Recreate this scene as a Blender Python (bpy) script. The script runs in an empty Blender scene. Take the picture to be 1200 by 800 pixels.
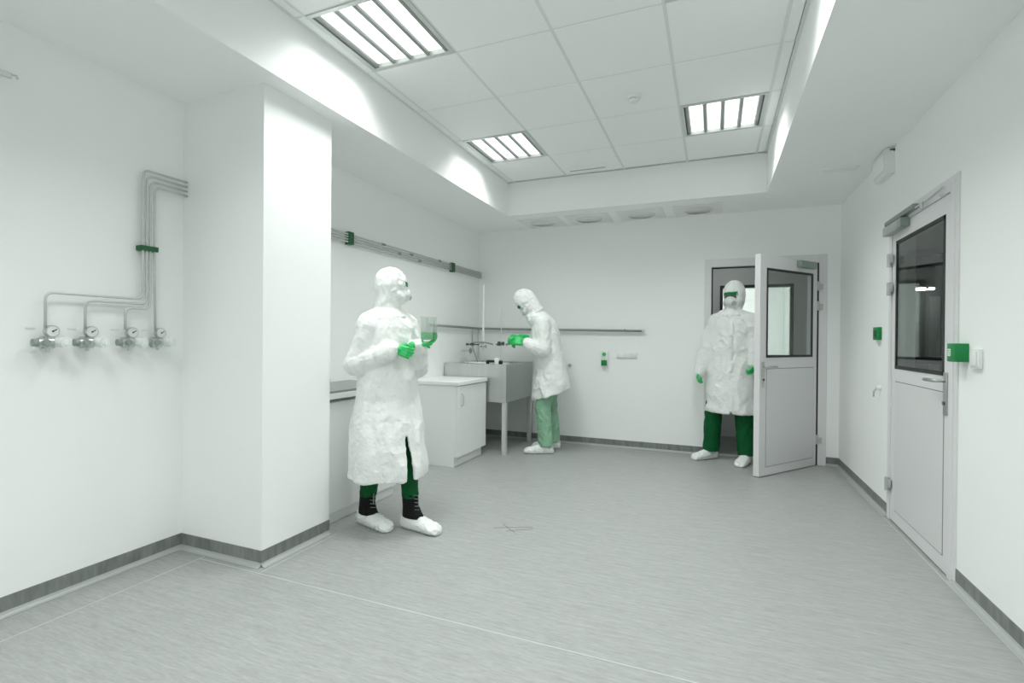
import bpy, bmesh, math, random
from mathutils import Vector, Matrix, noise

SC = bpy.context.scene
COL = SC.collection
PI = math.pi
random.seed(4)

# ---------------------------------------------------------------- camera
cam = bpy.data.cameras.new('camera')
cam.sensor_width = 36.0
cam.lens = 36.0 * 583.7 / 1200.0
cam.clip_start = 0.03
cam_o = bpy.data.objects.new('camera', cam)
COL.objects.link(cam_o)
_R = Vector((0.92657, 0.37603, 0.00833))
_U = Vector((-0.00909, 0.00025, 0.99996))
_F = _U.cross(_R).normalized()
_R = _F.cross(_U).normalized()
cam_o.matrix_world = Matrix(((_R.x, _U.x, -_F.x, 0.0), (_R.y, _U.y, -_F.y, 0.0), (_R.z, _U.z, -_F.z, 1.236), (0, 0, 0, 1)))
SC.camera = cam_o

# ---------------------------------------------------------------- world and exposure
w = bpy.data.worlds.new('world')
SC.world = w
w.use_nodes = True
w.node_tree.nodes['Background'].inputs['Color'].default_value = (0.93, 1.0, 0.96, 1)
w.node_tree.nodes['Background'].inputs['Strength'].default_value = 0.3
SC.view_settings.view_transform = 'Standard'
SC.view_settings.look = 'None'
SC.view_settings.gamma = 1
SC.view_settings.use_curve_mapping = False
SC.view_settings.exposure = 1.18
SC.cycles.diffuse_bounces = 12
SC.cycles.max_bounces = 16
SC.cycles.transparent_max_bounces = 16
LAMP = 0.66
LAMP_W = 5.8        # watts of each fixture's lamp
# LAMP          # strength of the luminous strips in the ceiling lights
LAMP_COL = (0.97, 1.0, 0.98)

# ---------------------------------------------------------------- dimensions (metres)
XR, YB, XL, XW, XC = 1.157, 5.807, -2.889, -2.82, -2.252
YC1, YC2 = 1.98, 2.489
ZC, ZS = 2.965, 2.606
CXL, CXR, CYB = -2.133, 0.438, 5.104
YREAR = -2.6
TX = [-2.054, -1.454, -0.854, -0.254, 0.346]
BB = 0.087

# ---------------------------------------------------------------- materials
def srgb(h):
    def f(c):
        c /= 255.0
        return c / 12.92 if c <= 0.04045 else ((c + 0.055) / 1.055) ** 2.4
    return (f(h[0]), f(h[1]), f(h[2]), 1)

def mat(name, col, rough=0.5, metal=0.0, emit=None, estr=0, alpha=1, spec=0.5, coat=0):
    m = bpy.data.materials.new(name)
    m.use_nodes = True
    b = m.node_tree.nodes['Principled BSDF']
    c = col if len(col) == 4 else (*col, 1)
    b.inputs['Base Color'].default_value = c
    b.inputs['Roughness'].default_value = rough
    b.inputs['Metallic'].default_value = metal
    b.inputs['Specular IOR Level'].default_value = spec
    b.inputs['Coat Weight'].default_value = coat
    if emit:
        b.inputs['Emission Color'].default_value = (*emit, 1)
        b.inputs['Emission Strength'].default_value = estr
    return m

def nodes(m):
    nt = m.node_tree
    return nt, nt.nodes, nt.links, nt.nodes['Principled BSDF']

def add_noise(m, scale=(1, 1, 1), nscale=5, detail=4, c0=None, c1=None, lo=0.3, hi=0.7, bump=0, bdist=0.01, coord='Object', rough=None, dist=0.0):
    nt, N, L, b = nodes(m)
    tc = N.new('ShaderNodeTexCoord')
    mp = N.new('ShaderNodeMapping')
    mp.inputs['Scale'].default_value = scale
    L.new(tc.outputs[coord], mp.inputs['Vector'])
    nz = N.new('ShaderNodeTexNoise')
    nz.inputs['Scale'].default_value = nscale
    nz.inputs['Detail'].default_value = detail
    nz.inputs['Distortion'].default_value = dist
    L.new(mp.outputs[0], nz.inputs['Vector'])
    if c0:
        rp = N.new('ShaderNodeValToRGB')
        rp.color_ramp.elements[0].position = lo
        rp.color_ramp.elements[1].position = hi
        rp.color_ramp.elements[0].color = c0
        rp.color_ramp.elements[1].color = c1
        L.new(nz.outputs['Fac'], rp.inputs['Fac'])
        L.new(rp.outputs['Color'], b.inputs['Base Color'])
    if bump:
        bp = N.new('ShaderNodeBump')
        bp.inputs['Strength'].default_value = bump
        bp.inputs['Distance'].default_value = bdist
        L.new(nz.outputs['Fac'], bp.inputs['Height'])
        L.new(bp.outputs[0], b.inputs['Normal'])
    return m

M = {}
M['wall'] = add_noise(mat('wall_paint', (0.90, 0.912, 0.904), 0.75, spec=0.25), nscale=140, detail=3, bump=0.05, bdist=0.002)
M['ceil'] = add_noise(mat('ceiling_paint', (0.915, 0.925, 0.92), 0.85, spec=0.2), nscale=120, detail=3, bump=0.04, bdist=0.002)
M['tile'] = add_noise(mat('ceiling_tile_face', (0.90, 0.912, 0.905), 0.9, spec=0.15), nscale=220, detail=4, bump=0.08, bdist=0.002)
M['grid'] = mat('ceiling_grid_metal', (0.74, 0.76, 0.75), 0.6)
M['floor'] = mat('floor_vinyl', (0.4, 0.42, 0.41), 0.42, spec=0.4)
nt, N, L, b = nodes(M['floor'])
tc = N.new('ShaderNodeTexCoord')
def nzn(scale, ns, det, dist=0.0):
    mp = N.new('ShaderNodeMapping'); mp.inputs['Scale'].default_value = scale
    L.new(tc.outputs['Object'], mp.inputs['Vector'])
    z = N.new('ShaderNodeTexNoise'); z.inputs['Scale'].default_value = ns; z.inputs['Detail'].default_value = det
    z.inputs['Distortion'].default_value = dist
    L.new(mp.outputs[0], z.inputs['Vector'])
    return z
a1 = nzn((1.0, 9.0, 1.0), 6.0, 5, 0.4)
a2 = nzn((1.0, 6.0, 1.0), 22.0, 4, 0.2)
mx = N.new('ShaderNodeMath'); mx.operation = 'ADD'
L.new(a1.outputs['Fac'], mx.inputs[0]); L.new(a2.outputs['Fac'], mx.inputs[1])
hf = N.new('ShaderNodeMath'); hf.operation = 'MULTIPLY'; hf.inputs[1].default_value = 0.5
L.new(mx.outputs[0], hf.inputs[0])
rp = N.new('ShaderNodeValToRGB')
rp.color_ramp.elements[0].position = 0.30; rp.color_ramp.elements[1].position = 0.70
rp.color_ramp.elements[0].color = (0.275, 0.286, 0.280, 1); rp.color_ramp.elements[1].color = (0.405, 0.418, 0.410, 1)
L.new(hf.outputs[0], rp.inputs['Fac']); L.new(rp.outputs['Color'], b.inputs['Base Color'])
M['seam'] = mat('floor_weld', (0.50, 0.525, 0.51), 0.4)
def bbmat(name, sc):
    m = mat(name, (0.2, 0.22, 0.21), 0.45)
    return add_noise(m, scale=sc, nscale=5, detail=5, c0=(0.15, 0.162, 0.155, 1), c1=(0.25, 0.265, 0.257, 1), lo=0.3, hi=0.7)
M['bbx'] = bbmat('skirting_vinyl', (6, 6, 1.2))
M['bbcove'] = mat('skirting_cove_lit', (0.40, 0.42, 0.41), 0.4)  # paler than the skirting: light caught by the coved foot, put into the colour
M['lacquer'] = mat('white_lacquer', (0.80, 0.82, 0.81), 0.35)
M['doorwhite'] = mat('door_lacquer', (0.74, 0.735, 0.745), 0.38)
M['panelwhite'] = mat('door_panel', (0.70, 0.70, 0.705), 0.4)
M['groove'] = mat('panel_groove', (0.20, 0.215, 0.21), 0.7)
M['gasket'] = mat('black_gasket', (0.018, 0.022, 0.02), 0.5)
M['steel'] = mat('brushed_steel', (0.56, 0.58, 0.57), 0.3, metal=0.9)
add_noise(M['steel'], scale=(1, 1, 30), nscale=6, detail=3, c0=(0.50, 0.52, 0.51, 1), c1=(0.62, 0.64, 0.63, 1))
M['sinksteel'] = mat('sink_steel', (0.5, 0.52, 0.51), 0.33, metal=0.85)
add_noise(M['sinksteel'], scale=(9, 9, 0.6), nscale=2.0, detail=4, c0=(0.56, 0.575, 0.57, 1), c1=(0.62, 0.64, 0.63, 1), bump=0.03, bdist=0.003)
M['pipe'] = mat('pipe_steel', (0.60, 0.61, 0.605), 0.38, metal=0.25)
M['darkmetal'] = mat('dark_metal', (0.10, 0.11, 0.105), 0.4, metal=0.6)
M['midmetal'] = mat('mid_grey_metal', (0.30, 0.32, 0.31), 0.45, metal=0.4)
M['black'] = mat('black_rubber', (0.012, 0.013, 0.012), 0.55)
M['whiteplastic'] = mat('white_plastic', (0.80, 0.82, 0.81), 0.4)
M['greyplastic'] = mat('grey_plastic', (0.42, 0.44, 0.43), 0.5)
M['green'] = mat('green_plastic', (0.0, 0.22, 0.05), 0.4)
M['greendark'] = mat('dark_green_clamp', (0.01, 0.10, 0.035), 0.45)
M['brightgreen'] = mat('bright_green_glove', (0.03, 0.50, 0.13), 0.38)
add_noise(M['brightgreen'], nscale=60, detail=3, bump=0.25, bdist=0.003)
M['greengrey'] = mat('green_grey_plastic', (0.27, 0.33, 0.29), 0.45)
M['dial'] = mat('dial_face', (0.72, 0.75, 0.73), 0.4)
def fabric(name, col, ns=26, bump=0.35, rough=0.75):
    m = mat(name, col, rough, spec=0.25)
    return add_noise(m, nscale=ns, detail=5, bump=bump, bdist=0.012, dist=0.6)
M['coat'] = fabric('white_coverall_fabric', (0.80, 0.82, 0.806), 22, 0.75)
M['hood'] = fabric('white_hood_fabric', (0.85, 0.87, 0.86), 30, 0.3)
M['overshoe'] = fabric('overshoe_film', (0.80, 0.83, 0.81), 45, 0.55, 0.45)
M['darkgreen'] = fabric('dark_green_trousers', (0.0, 0.085, 0.022), 18, 0.4)
M['scrubgreen'] = fabric('pale_green_trousers', (0.25, 0.45, 0.31), 18, 0.5)
M['skin'] = mat('skin', (0.62, 0.45, 0.38), 0.5)
M['maskwhite'] = mat('respirator_white', (0.74, 0.76, 0.75), 0.65)
M['maskgrey'] = mat('respirator_filter', (0.46, 0.48, 0.47), 0.6)
M['goggle'] = mat('green_goggle_lens', (0.0, 0.16, 0.06), 0.12, coat=0.5)
M['gogframe'] = mat('green_goggle_frame', (0.02, 0.33, 0.13), 0.35)
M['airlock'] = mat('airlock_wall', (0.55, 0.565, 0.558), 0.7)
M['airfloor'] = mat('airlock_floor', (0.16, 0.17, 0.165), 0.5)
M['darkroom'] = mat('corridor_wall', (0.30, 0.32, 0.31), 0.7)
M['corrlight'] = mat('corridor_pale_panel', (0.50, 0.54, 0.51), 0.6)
M['bootblack'] = mat('black_boot_leather', (0.004, 0.006, 0.005), 0.6, spec=0.2)
M['lace'] = mat('boot_lace', (0.30, 0.34, 0.31), 0.7)
M['fin'] = mat('lamp_fin', (0.30, 0.32, 0.31), 0.5)
M['lens'] = mat('lamp_diffuser', (0.9, 0.9, 0.9), 0.5, emit=LAMP_COL, estr=LAMP)
M['lens3'] = mat('far_panel', (0.9, 0.9, 0.9), 0.5, emit=LAMP_COL, estr=2.6)
M['lens2'] = mat('added_lamp_glow', (0.9, 0.9, 0.9), 0.5, emit=LAMP_COL, estr=9.0)  # glow shared by the added airlock lamp and the made-up corridor tube
M['louver'] = mat('lamp_reflector', (0.60, 0.63, 0.61), 0.4, metal=0.35)
M['scuff'] = mat('pencil_mark', (0.13, 0.13, 0.125), 0.7)
M['vent'] = mat('diffuser_plate', (0.83, 0.83, 0.83), 0.8)
M['ventdark'] = mat('diffuser_core', (0.74, 0.75, 0.75), 0.8)
M['print'] = mat('label_print', (0.78, 0.86, 0.80), 0.6)

def glass(name, tint=(0.9, 0.93, 0.91), mixv=0.12, rough=0.0):
    m = bpy.data.materials.new(name)
    m.use_nodes = True
    nt = m.node_tree
    nt.nodes.remove(nt.nodes['Principled BSDF'])
    out = nt.nodes['Material Output']
    tr = nt.nodes.new('ShaderNodeBsdfTransparent'); tr.inputs[0].default_value = (*tint, 1)
    gl = nt.nodes.new('ShaderNodeBsdfGlossy'); gl.inputs['Roughness'].default_value = rough
    fr = nt.nodes.new('ShaderNodeFresnel'); fr.inputs[0].default_value = 1.5
    mx = nt.nodes.new('ShaderNodeMixShader')
    if mixv is None:
        nt.nodes.remove(fr)
        lw = nt.nodes.new('ShaderNodeLayerWeight'); lw.inputs['Blend'].default_value = 0.5
        pw = nt.nodes.new('ShaderNodeMath'); pw.operation = 'POWER'; pw.inputs[1].default_value = 5.0
        ma = nt.nodes.new('ShaderNodeMath'); ma.operation = 'MULTIPLY_ADD'; ma.inputs[1].default_value = 0.85; ma.inputs[2].default_value = 0.07
        nt.links.new(lw.outputs['Facing'], pw.inputs[0]); nt.links.new(pw.outputs[0], ma.inputs[0])
        nt.links.new(ma.outputs[0], mx.inputs[0])
    else:
        mx.inputs[0].default_value = mixv
    nt.links.new(tr.outputs[0], mx.inputs[1]); nt.links.new(gl.outputs[0], mx.inputs[2])
    nt.links.new(mx.outputs[0], out.inputs['Surface'])
    return m
M['glass'] = glass('door_glass', (0.86, 0.88, 0.87), None)
M['labglass'] = glass('lab_glass', (0.93, 0.96, 0.94), 0.16)
M['liquid'] = mat('green_liquid', (0.03, 0.52, 0.16), 0.1, alpha=1)

# ---------------------------------------------------------------- geometry helpers
class G:
    """collects solids and builds them as one mesh object"""
    def __init__(s):
        s.v = []; s.f = []; s.mi = []
    def add(s, vs, fs, m=0):
        o = len(s.v)
        s.v += [tuple(v) for v in vs]
        s.f += [tuple(i + o for i in f) for f in fs]
        s.mi += [m] * len(fs)
        return s
    def box(s, lo, hi, m=0, bev=0.0, mx=None):
        x0, y0, z0 = lo; x1, y1, z1 = hi
        if bev <= 0:
            vs = [(x0, y0, z0), (x1, y0, z0), (x1, y1, z0), (x0, y1, z0), (x0, y0, z1), (x1, y0, z1), (x1, y1, z1), (x0, y1, z1)]
            fs = [(0, 3, 2, 1), (4, 5, 6, 7), (0, 1, 5, 4), (1, 2, 6, 5), (2, 3, 7, 6), (3, 0, 4, 7)]
        else:
            bm = bmesh.new()
            bmesh.ops.create_cube(bm, size=1)
            for v in bm.verts:
                v.co = Vector(((x0 + x1) / 2 + v.co.x * (x1 - x0), (y0 + y1) / 2 + v.co.y * (y1 - y0), (z0 + z1) / 2 + v.co.z * (z1 - z0)))
            bmesh.ops.bevel(bm, geom=list(bm.edges), offset=bev, segments=2, affect='EDGES', profile=0.5)
            bm.verts.index_update()
            vs = [v.co.copy() for v in bm.verts]; fs = [tuple(v.index for v in f.verts) for f in bm.faces]
            bm.free()
        if mx is not None:
            vs = [mx @ Vector(v) for v in vs]
        return s.add(vs, fs, m)
    def cyl(s, p0, p1, r0, r1=None, n=16, m=0, cap=True):
        p0 = Vector(p0); p1 = Vector(p1); r1 = r0 if r1 is None else r1
        d = (p1 - p0).normalized()
        a = Vector((0, 0, 1)) if abs(d.z) < 0.9 else Vector((1, 0, 0))
        x = d.cross(a).normalized(); y = d.cross(x)
        vs = []
        for p, r in ((p0, r0), (p1, r1)):
            for i in range(n):
                t = 2 * PI * i / n
                vs.append(p + x * (r * math.cos(t)) + y * (r * math.sin(t)))
        fs = [(i, (i + 1) % n, n + (i + 1) % n, n + i) for i in range(n)]
        if cap:
            fs += [tuple(range(n - 1, -1, -1)), tuple(range(n, 2 * n))]
        return s.add(vs, fs, m)
    def tube(s, pts, r, n=10, m=0, bend=0.0, rs=None):
        pts = [Vector(p) for p in pts]
        if bend > 0:
            q = [pts[0]]
            for i in range(1, len(pts) - 1):
                a, b_, c = pts[i - 1], pts[i], pts[i + 1]
                u = (a - b_); v = (c - b_)
                k = min(bend, u.length * 0.49, v.length * 0.49)
                pa = b_ + u.normalized() * k; pc = b_ + v.normalized() * k
                for j in range(7):
                    t = j / 6
                    q.append(pa * (1 - t) ** 2 + b_ * 2 * t * (1 - t) + pc * t * t)
            q.append(pts[-1]); pts = q
        d = (pts[1] - pts[0]).normalized()
        a = Vector((0, 0, 1)) if abs(d.z) < 0.9 else Vector((1, 0, 0))
        x = d.cross(a).normalized()
        vs = []
        for i, p in enumerate(pts):
            if i == 0: d = pts[1] - pts[0]
            elif i == len(pts) - 1: d = pts[-1] - pts[-2]
            else: d = (pts[i + 1] - pts[i]).normalized() + (pts[i] - pts[i - 1]).normalized()
            d.normalize()
            x = (x - d * x.dot(d)).normalized(); y = d.cross(x)
            rr = rs[i] if rs else r
            for j in range(n):
                t = 2 * PI * j / n
                vs.append(p + x * (rr * math.cos(t)) + y * (rr * math.sin(t)))
        fs = []
        for i in range(len(pts) - 1):
            for j in range(n):
                fs.append((i * n + j, i * n + (j + 1) % n, (i + 1) * n + (j + 1) % n, (i + 1) * n + j))
        fs += [tuple(range(n - 1, -1, -1)), tuple(range((len(pts) - 1) * n, len(pts) * n))]
        return s.add(vs, fs, m)
    def ell(s, c, r, rot=None, m=0, nu=20, nv=12):
        c = Vector(c); vs = []; fs = []
        for i in range(nv + 1):
            ph = PI * i / nv
            for j in range(nu):
                th = 2 * PI * j / nu
                v = Vector((r[0] * math.sin(ph) * math.cos(th), r[1] * math.sin(ph) * math.sin(th), r[2] * math.cos(ph)))
                vs.append(c + (rot @ v if rot is not None else v))
        for i in range(nv):
            for j in range(nu):
                fs.append((i * nu + j, (i + 1) * nu + j, (i + 1) * nu + (j + 1) % nu, i * nu + (j + 1) % nu))
        return s.add(vs, fs, m)
    def capsule(s, p0, r0, p1, r1, n=14, m=0):
        p0 = Vector(p0); p1 = Vector(p1); d = (p1 - p0)
        if d.length < 1e-5: d = Vector((0, 0, 1e-4))
        dn = d.normalized()
        a = Vector((0, 0, 1)) if abs(dn.z) < 0.9 else Vector((1, 0, 0))
        x = dn.cross(a).normalized(); y = dn.cross(x)
        rings = []
        for i in range(1, 5):
            t = PI / 2 * i / 4
            rings.append((p0 - dn * r0 * math.cos(t), r0 * math.sin(t)))
        for i in range(4, 0, -1):
            t = PI / 2 * i / 4
            rings.append((p1 + dn * r1 * math.cos(t), r1 * math.sin(t)))
        vs = [p0 - dn * r0]
        for c, r in rings:
            for j in range(n):
                t = 2 * PI * j / n
                vs.append(c + x * (r * math.cos(t)) + y * (r * math.sin(t)))
        vs.append(p1 + dn * r1)
        fs = [(0, 1 + (j + 1) % n, 1 + j) for j in range(n)]
        k = len(rings)
        for i in range(k - 1):
            for j in range(n):
                fs.append((1 + i * n + j, 1 + i * n + (j + 1) % n, 1 + (i + 1) * n + (j + 1) % n, 1 + (i + 1) * n + j))
        e = 1 + k * n
        fs += [(e, 1 + (k - 1) * n + j, 1 + (k - 1) * n + (j + 1) % n) for j in range(n)]
        return s.add(vs, fs, m)
    def chain(s, pts, rs, n=14):
        for i in range(len(pts) - 1):
            s.capsule(pts[i], rs[i], pts[i + 1], rs[i + 1], n)
        return s
    def loft(s, rings, n=28, cap=True, m=0, power=2.0):
        """rings of (cx, cy, cz, a, b[, tilt about y]) horizontal super-ellipses, bottom to top"""
        vs = []; fs = []
        for rg in rings:
            cx, cy, cz, a, b_ = rg[:5]
            tl = rg[5] if len(rg) > 5 else 0.0
            for j in range(n):
                t = 2 * PI * j / n
                ct, st = math.cos(t), math.sin(t)
                x = a * math.copysign(abs(ct) ** (2 / power), ct); y = b_ * math.copysign(abs(st) ** (2 / power), st)
                vs.append((cx + x * math.cos(tl), cy + y, cz - x * math.sin(tl)))
        for i in range(len(rings) - 1):
            for j in range(n):
                fs.append((i * n + j, i * n + (j + 1) % n, (i + 1) * n + (j + 1) % n, (i + 1) * n + j))
        if cap:
            fs += [tuple(range(n - 1, -1, -1)), tuple(range((len(rings) - 1) * n, len(rings) * n))]
        return s.add(vs, fs, m)
    def shell(s, rings, th=0.018, n=72):
        """open-bottomed cloth shell: rings of (cx, cy, z, a, b, gap_centre, gap_half, fold, tilt); radians"""
        outer = []; inner = []
        for (cx, cy, z, a, b_, gc, gh, fold, tl) in rings:
            ro = []; ri = []
            for j in range(n):
                t = gc + gh + (2 * PI - 2 * gh) * j / (n - 1)
                k = 1 + fold * (0.6 * math.sin(5 * t + 1.0) + 0.4 * math.sin(9 * t + z * 3))
                for lst, off in ((ro, 0.0), (ri, -th)):
                    x = (a * k + off) * math.cos(t); y = (b_ * k + off) * math.sin(t)
                    lst.append((cx + x, cy + y, z - x * tl))
            outer.append(ro); inner.append(ri)
        vs = []; idx = {}
        for i in range(len(rings)):
            for j in range(n):
                idx[(0, i, j)] = len(vs); vs.append(outer[i][j])
                idx[(1, i, j)] = len(vs); vs.append(inner[i][j])
        fs = []
        m_ = len(rings)
        for i in range(m_ - 1):
            for j in range(n - 1):
                fs.append((idx[(0, i, j)], idx[(0, i, j + 1)], idx[(0, i + 1, j + 1)], idx[(0, i + 1, j)]))
                fs.append((idx[(1, i, j + 1)], idx[(1, i, j)], idx[(1, i + 1, j)], idx[(1, i + 1, j + 1)]))
            fs.append((idx[(1, i, 0)], idx[(0, i, 0)], idx[(0, i + 1, 0)], idx[(1, i + 1, 0)]))
            fs.append((idx[(0, i, n - 1)], idx[(1, i, n - 1)], idx[(1, i + 1, n - 1)], idx[(0, i + 1, n - 1)]))
        for j in range(n - 1):
            fs.append((idx[(0, 0, j + 1)], idx[(0, 0, j)], idx[(1, 0, j)], idx[(1, 0, j + 1)]))
            e = m_ - 1
            fs.append((idx[(0, e, j)], idx[(0, e, j + 1)], idx[(1, e, j + 1)], idx[(1, e, j)]))
        return s.add(vs, fs)
    def build(s, name, mats, parent=None, smooth=False, loc=None):
        me = bpy.data.meshes.new(name)
        vs = s.v
        if loc is not None:
            l = Vector(loc)
            vs = [Vector(v) - l for v in vs]
        me.from_pydata([tuple(v) for v in vs], [], s.f)
        if not isinstance(mats, (list, tuple)): mats = [mats]
        for m_ in mats: me.materials.append(m_)
        me.polygons.foreach_set('material_index', s.mi)
        if smooth: me.polygons.foreach_set('use_smooth', [True] * len(me.polygons))
        me.update()
        o = bpy.data.objects.new(name, me)
        COL.objects.link(o)
        if loc is not None: o.location = loc
        if parent is not None: o.parent = parent
        if smooth == 'auto':
            md = o.modifiers.new('edges', 'EDGE_SPLIT'); md.split_angle = math.radians(40)
        return o

def thing(name, label, cat, loc=(0, 0, 0), rz=0, group=None):
    o = bpy.data.objects.new(name, None)
    COL.objects.link(o)
    o.location = loc; o.rotation_euler = (0, 0, rz)
    o.empty_display_size = 0.1
    o['label'] = label; o['category'] = cat
    if group: o['group'] = group
    return o
def tag(o, label, cat, group=None):
    o['label'] = label; o['category'] = cat
    if group: o['group'] = group
    return o
def struct(o, label=None, cat=None):
    o['kind'] = 'structure'
    if label: o['label'] = label
    if cat: o['category'] = cat
    return o
def dup(o, parent=None):
    c = o.copy(); COL.objects.link(c)
    if parent is not None: c.parent = parent
    for ch in list(o.children):
        dup(ch, c)
    return c

# ================================================================ THE ROOM
g = G().box((XL - 0.3, YREAR - 0.2, -0.12), (XR + 0.11, YB + 0.11, 0))
floor = struct(g.build('floor', M['floor']), 'pale grey streaked vinyl floor running through the whole room', 'floor')

g = G().box((XL - 0.2, YREAR, 0), (XL, YC1, ZC + 0.2))
struct(g.build('wall_left', M['wall']), 'plain white left wall in front of the pier, with gas regulators', 'wall')
g = G().box((XL - 0.2, YC1, 0), (XC, YC2, ZC + 0.2))
struct(g.build('pillar', M['wall']), 'square white pier standing out from the left wall', 'pillar')
g = G().box((XW - 0.27, YC2, 0), (XW, YB, ZC + 0.2))
struct(g.build('wall_left_alcove', M['wall']), 'white left wall behind the cabinets, beyond the pier', 'wall')
# back wall with the doorway
D0, D1, DH = -0.10, 1.045, 2.12
g = G()
g.box((XL - 0.3, YB, 0), (D0, YB + 0.12, ZC + 0.2)); g.box((D1, YB, 0), (XR + 0.13, YB + 0.12, ZC + 0.2)); g.box((D0, YB, DH), (D1, YB + 0.12, ZC + 0.2))
struct(g.build('wall_back', M['wall']), 'white end wall pierced by the open doorway', 'wall')
# right wall with door opening
R0, R1, RH = 3.249, 4.28, 2.085
g = G()
g.box((XR, YREAR, 0), (XR + 0.13, R0, ZC + 0.2)); g.box((XR, R1, 0), (XR + 0.13, YB, ZC + 0.2)); g.box((XR, R0, RH), (XR + 0.13, R1, ZC + 0.2))
struct(g.build('wall_right', M['wall']), 'white right wall holding the closed glazed door', 'wall')
g = G().box((XL - 0.2, YREAR - 0.2, 0), (XR + 0.13, YREAR, ZC + 0.2))
struct(g.build('wall_front', M['wall']), 'white wall behind the viewpoint closing the room', 'wall')

# ceiling: lowered border around a recessed field of tiles
g = G()
g.box((XL, YREAR, ZS), (CXL, YB, ZC + 0.2)); g.box((CXR, YREAR, ZS), (XR, YB, ZC + 0.2))
g.box((CXL, CYB, ZS), (CXR, YB, ZC + 0.2)); g.box((CXL, YREAR, ZS), (CXR, -1.63, ZC + 0.2))
g.box((CXL, -1.63, ZC + 0.06), (CXR, CYB, ZC + 0.2))
ceil = struct(g.build('ceiling', M['ceil']), 'white ceiling with a lowered border around a recessed field of square tiles', 'ceiling')
ROWY = [2.655 + 0.6 * k for k in range(-7, 5)]
LIGHTS = [(c, r) for r in (2.055, 3.855, 0.255, -1.545) for c in (0, 3)]
g = G()
for x in TX: g.box((x - 0.011, -1.63, ZC - 0.001), (x + 0.011, CYB, ZC + 0.03))
for y in ROWY + [5.055]: g.box((CXL, y - 0.007, ZC + 0.0005), (CXR, y + 0.007, ZC + 0.028))
g.box((CXL, -1.63, ZC), (CXL + 0.02, CYB, ZC + 0.03)); g.box((CXR - 0.02, -1.63, ZC), (CXR, CYB, ZC + 0.03)); g.box((CXL, CYB - 0.02, ZC), (CXR, CYB, ZC + 0.03))
g.build('ceiling_grid', M['grid'], ceil)
def tile_mesh(w_, h_):
    g = G().box((0.009, 0.006, 0), (w_ - 0.009, h_ - 0.006, 0.014), bev=0.003)
    return g
proto = None
lightcells = {(c, round(r, 3)) for c, r in LIGHTS}
for yi, y in enumerate(ROWY[:-1]):
    for c in range(4):
        if (c, round(y, 3)) in lightcells: continue
        if proto is None:
            o = tile_mesh(0.6, 0.6).build('ceiling_tile', M['tile'], ceil); proto = o
        else:
            o = proto.copy(); COL.objects.link(o)
        o.location = (TX[c], y, ZC - 0.003)
    for (x, w_) in ((CXL + 0.015, TX[0] - CXL - 0.015), (TX[4], CXR - TX[4] - 0.015)):
        o = tile_mesh(w_, 0.6).build('ceiling_tile', M['tile'], ceil); o.location = (x, y, ZC - 0.003)

# skirting with coved foot; profile extruded along a wall run
def skirt(name, a, b_, nrm, mi=False):
    a = Vector((*a, 0)); b_ = Vector((*b_, 0)); nrm = Vector((*nrm, 0))
    prof = [(0, BB), (0.004, BB), (0.004, 0.022), (0.008, 0.011), (0.016, 0.004), (0.03, 0.0015), (0.03, 0), (0, 0)]
    vs = [p + nrm * d + Vector((0, 0, z)) for p in (a, b_) for d, z in prof]
    n = len(prof); fs = []; ms = []
    g = G()
    for i in range(n):
        f = (i, (i + 1) % n, n + (i + 1) % n, n + i)
        g.f.append(f); g.mi.append(1 if 2 <= i <= 4 else 0)
    g.f += [tuple(range(n - 1, -1, -1)), tuple(range(n, 2 * n))]; g.mi += [0, 0]
    g.v = [tuple(v) for v in vs]
    o = g.build(name, [M['bbx'], M['bbcove']])
    bm = bmesh.new(); bm.from_mesh(o.data); bmesh.ops.recalc_face_normals(bm, faces=bm.faces); bm.to_mesh(o.data); bm.free()
    return struct(o)
skirt('baseboard_left', (XL, YREAR), (XL, YC1), (1, 0))
skirt('baseboard_pillar_front', (XL, YC1), (XC + 0.004, YC1), (0, -1))
skirt('baseboard_pillar_side', (XC, YC1 - 0.004), (XC, YC2), (1, 0))
skirt('baseboard_alcove', (XW, 3.34), (XW, YB), (1, 0))
skirt('baseboard_back', (XW, YB), (D0, YB), (0, -1))
skirt('baseboard_back_corner', (D1, YB), (XR, YB), (0, -1))
skirt('baseboard_right_far', (XR, R1), (XR, YB), (-1, 0))
skirt('baseboard_right_near', (XR, YREAR), (XR, R0), (-1, 0))
def seam(a, b_, w_=0.006):
    a = Vector(a); b_ = Vector(b_); d = (b_ - a).normalized(); n_ = Vector((-d.y, d.x, 0)) * w_ / 2
    vs = [a - n_, b_ - n_, b_ + n_, a + n_]
    g = G().add([v + Vector((0, 0, z)) for z in (0.0, 0.0012) for v in vs], [(3, 2, 1, 0), (4, 5, 6, 7), (0, 1, 5, 4), (1, 2, 6, 5), (2, 3, 7, 6), (3, 0, 4, 7)])
    return g.build('weld_seam', M['seam'], floor)
seam((-2.68, YREAR, 0), (-2.65, YC1, 0)); seam((-2.65, 1.92, 0), (XR, 1.92, 0)); seam((1.124, YREAR, 0), (1.124, YB - 0.03, 0), 0.005)
seam((-2.20, 1.93, 0), (-2.20, 2.5, 0)); seam((XW, 5.70, 0), (D0, 5.70, 0))

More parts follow.
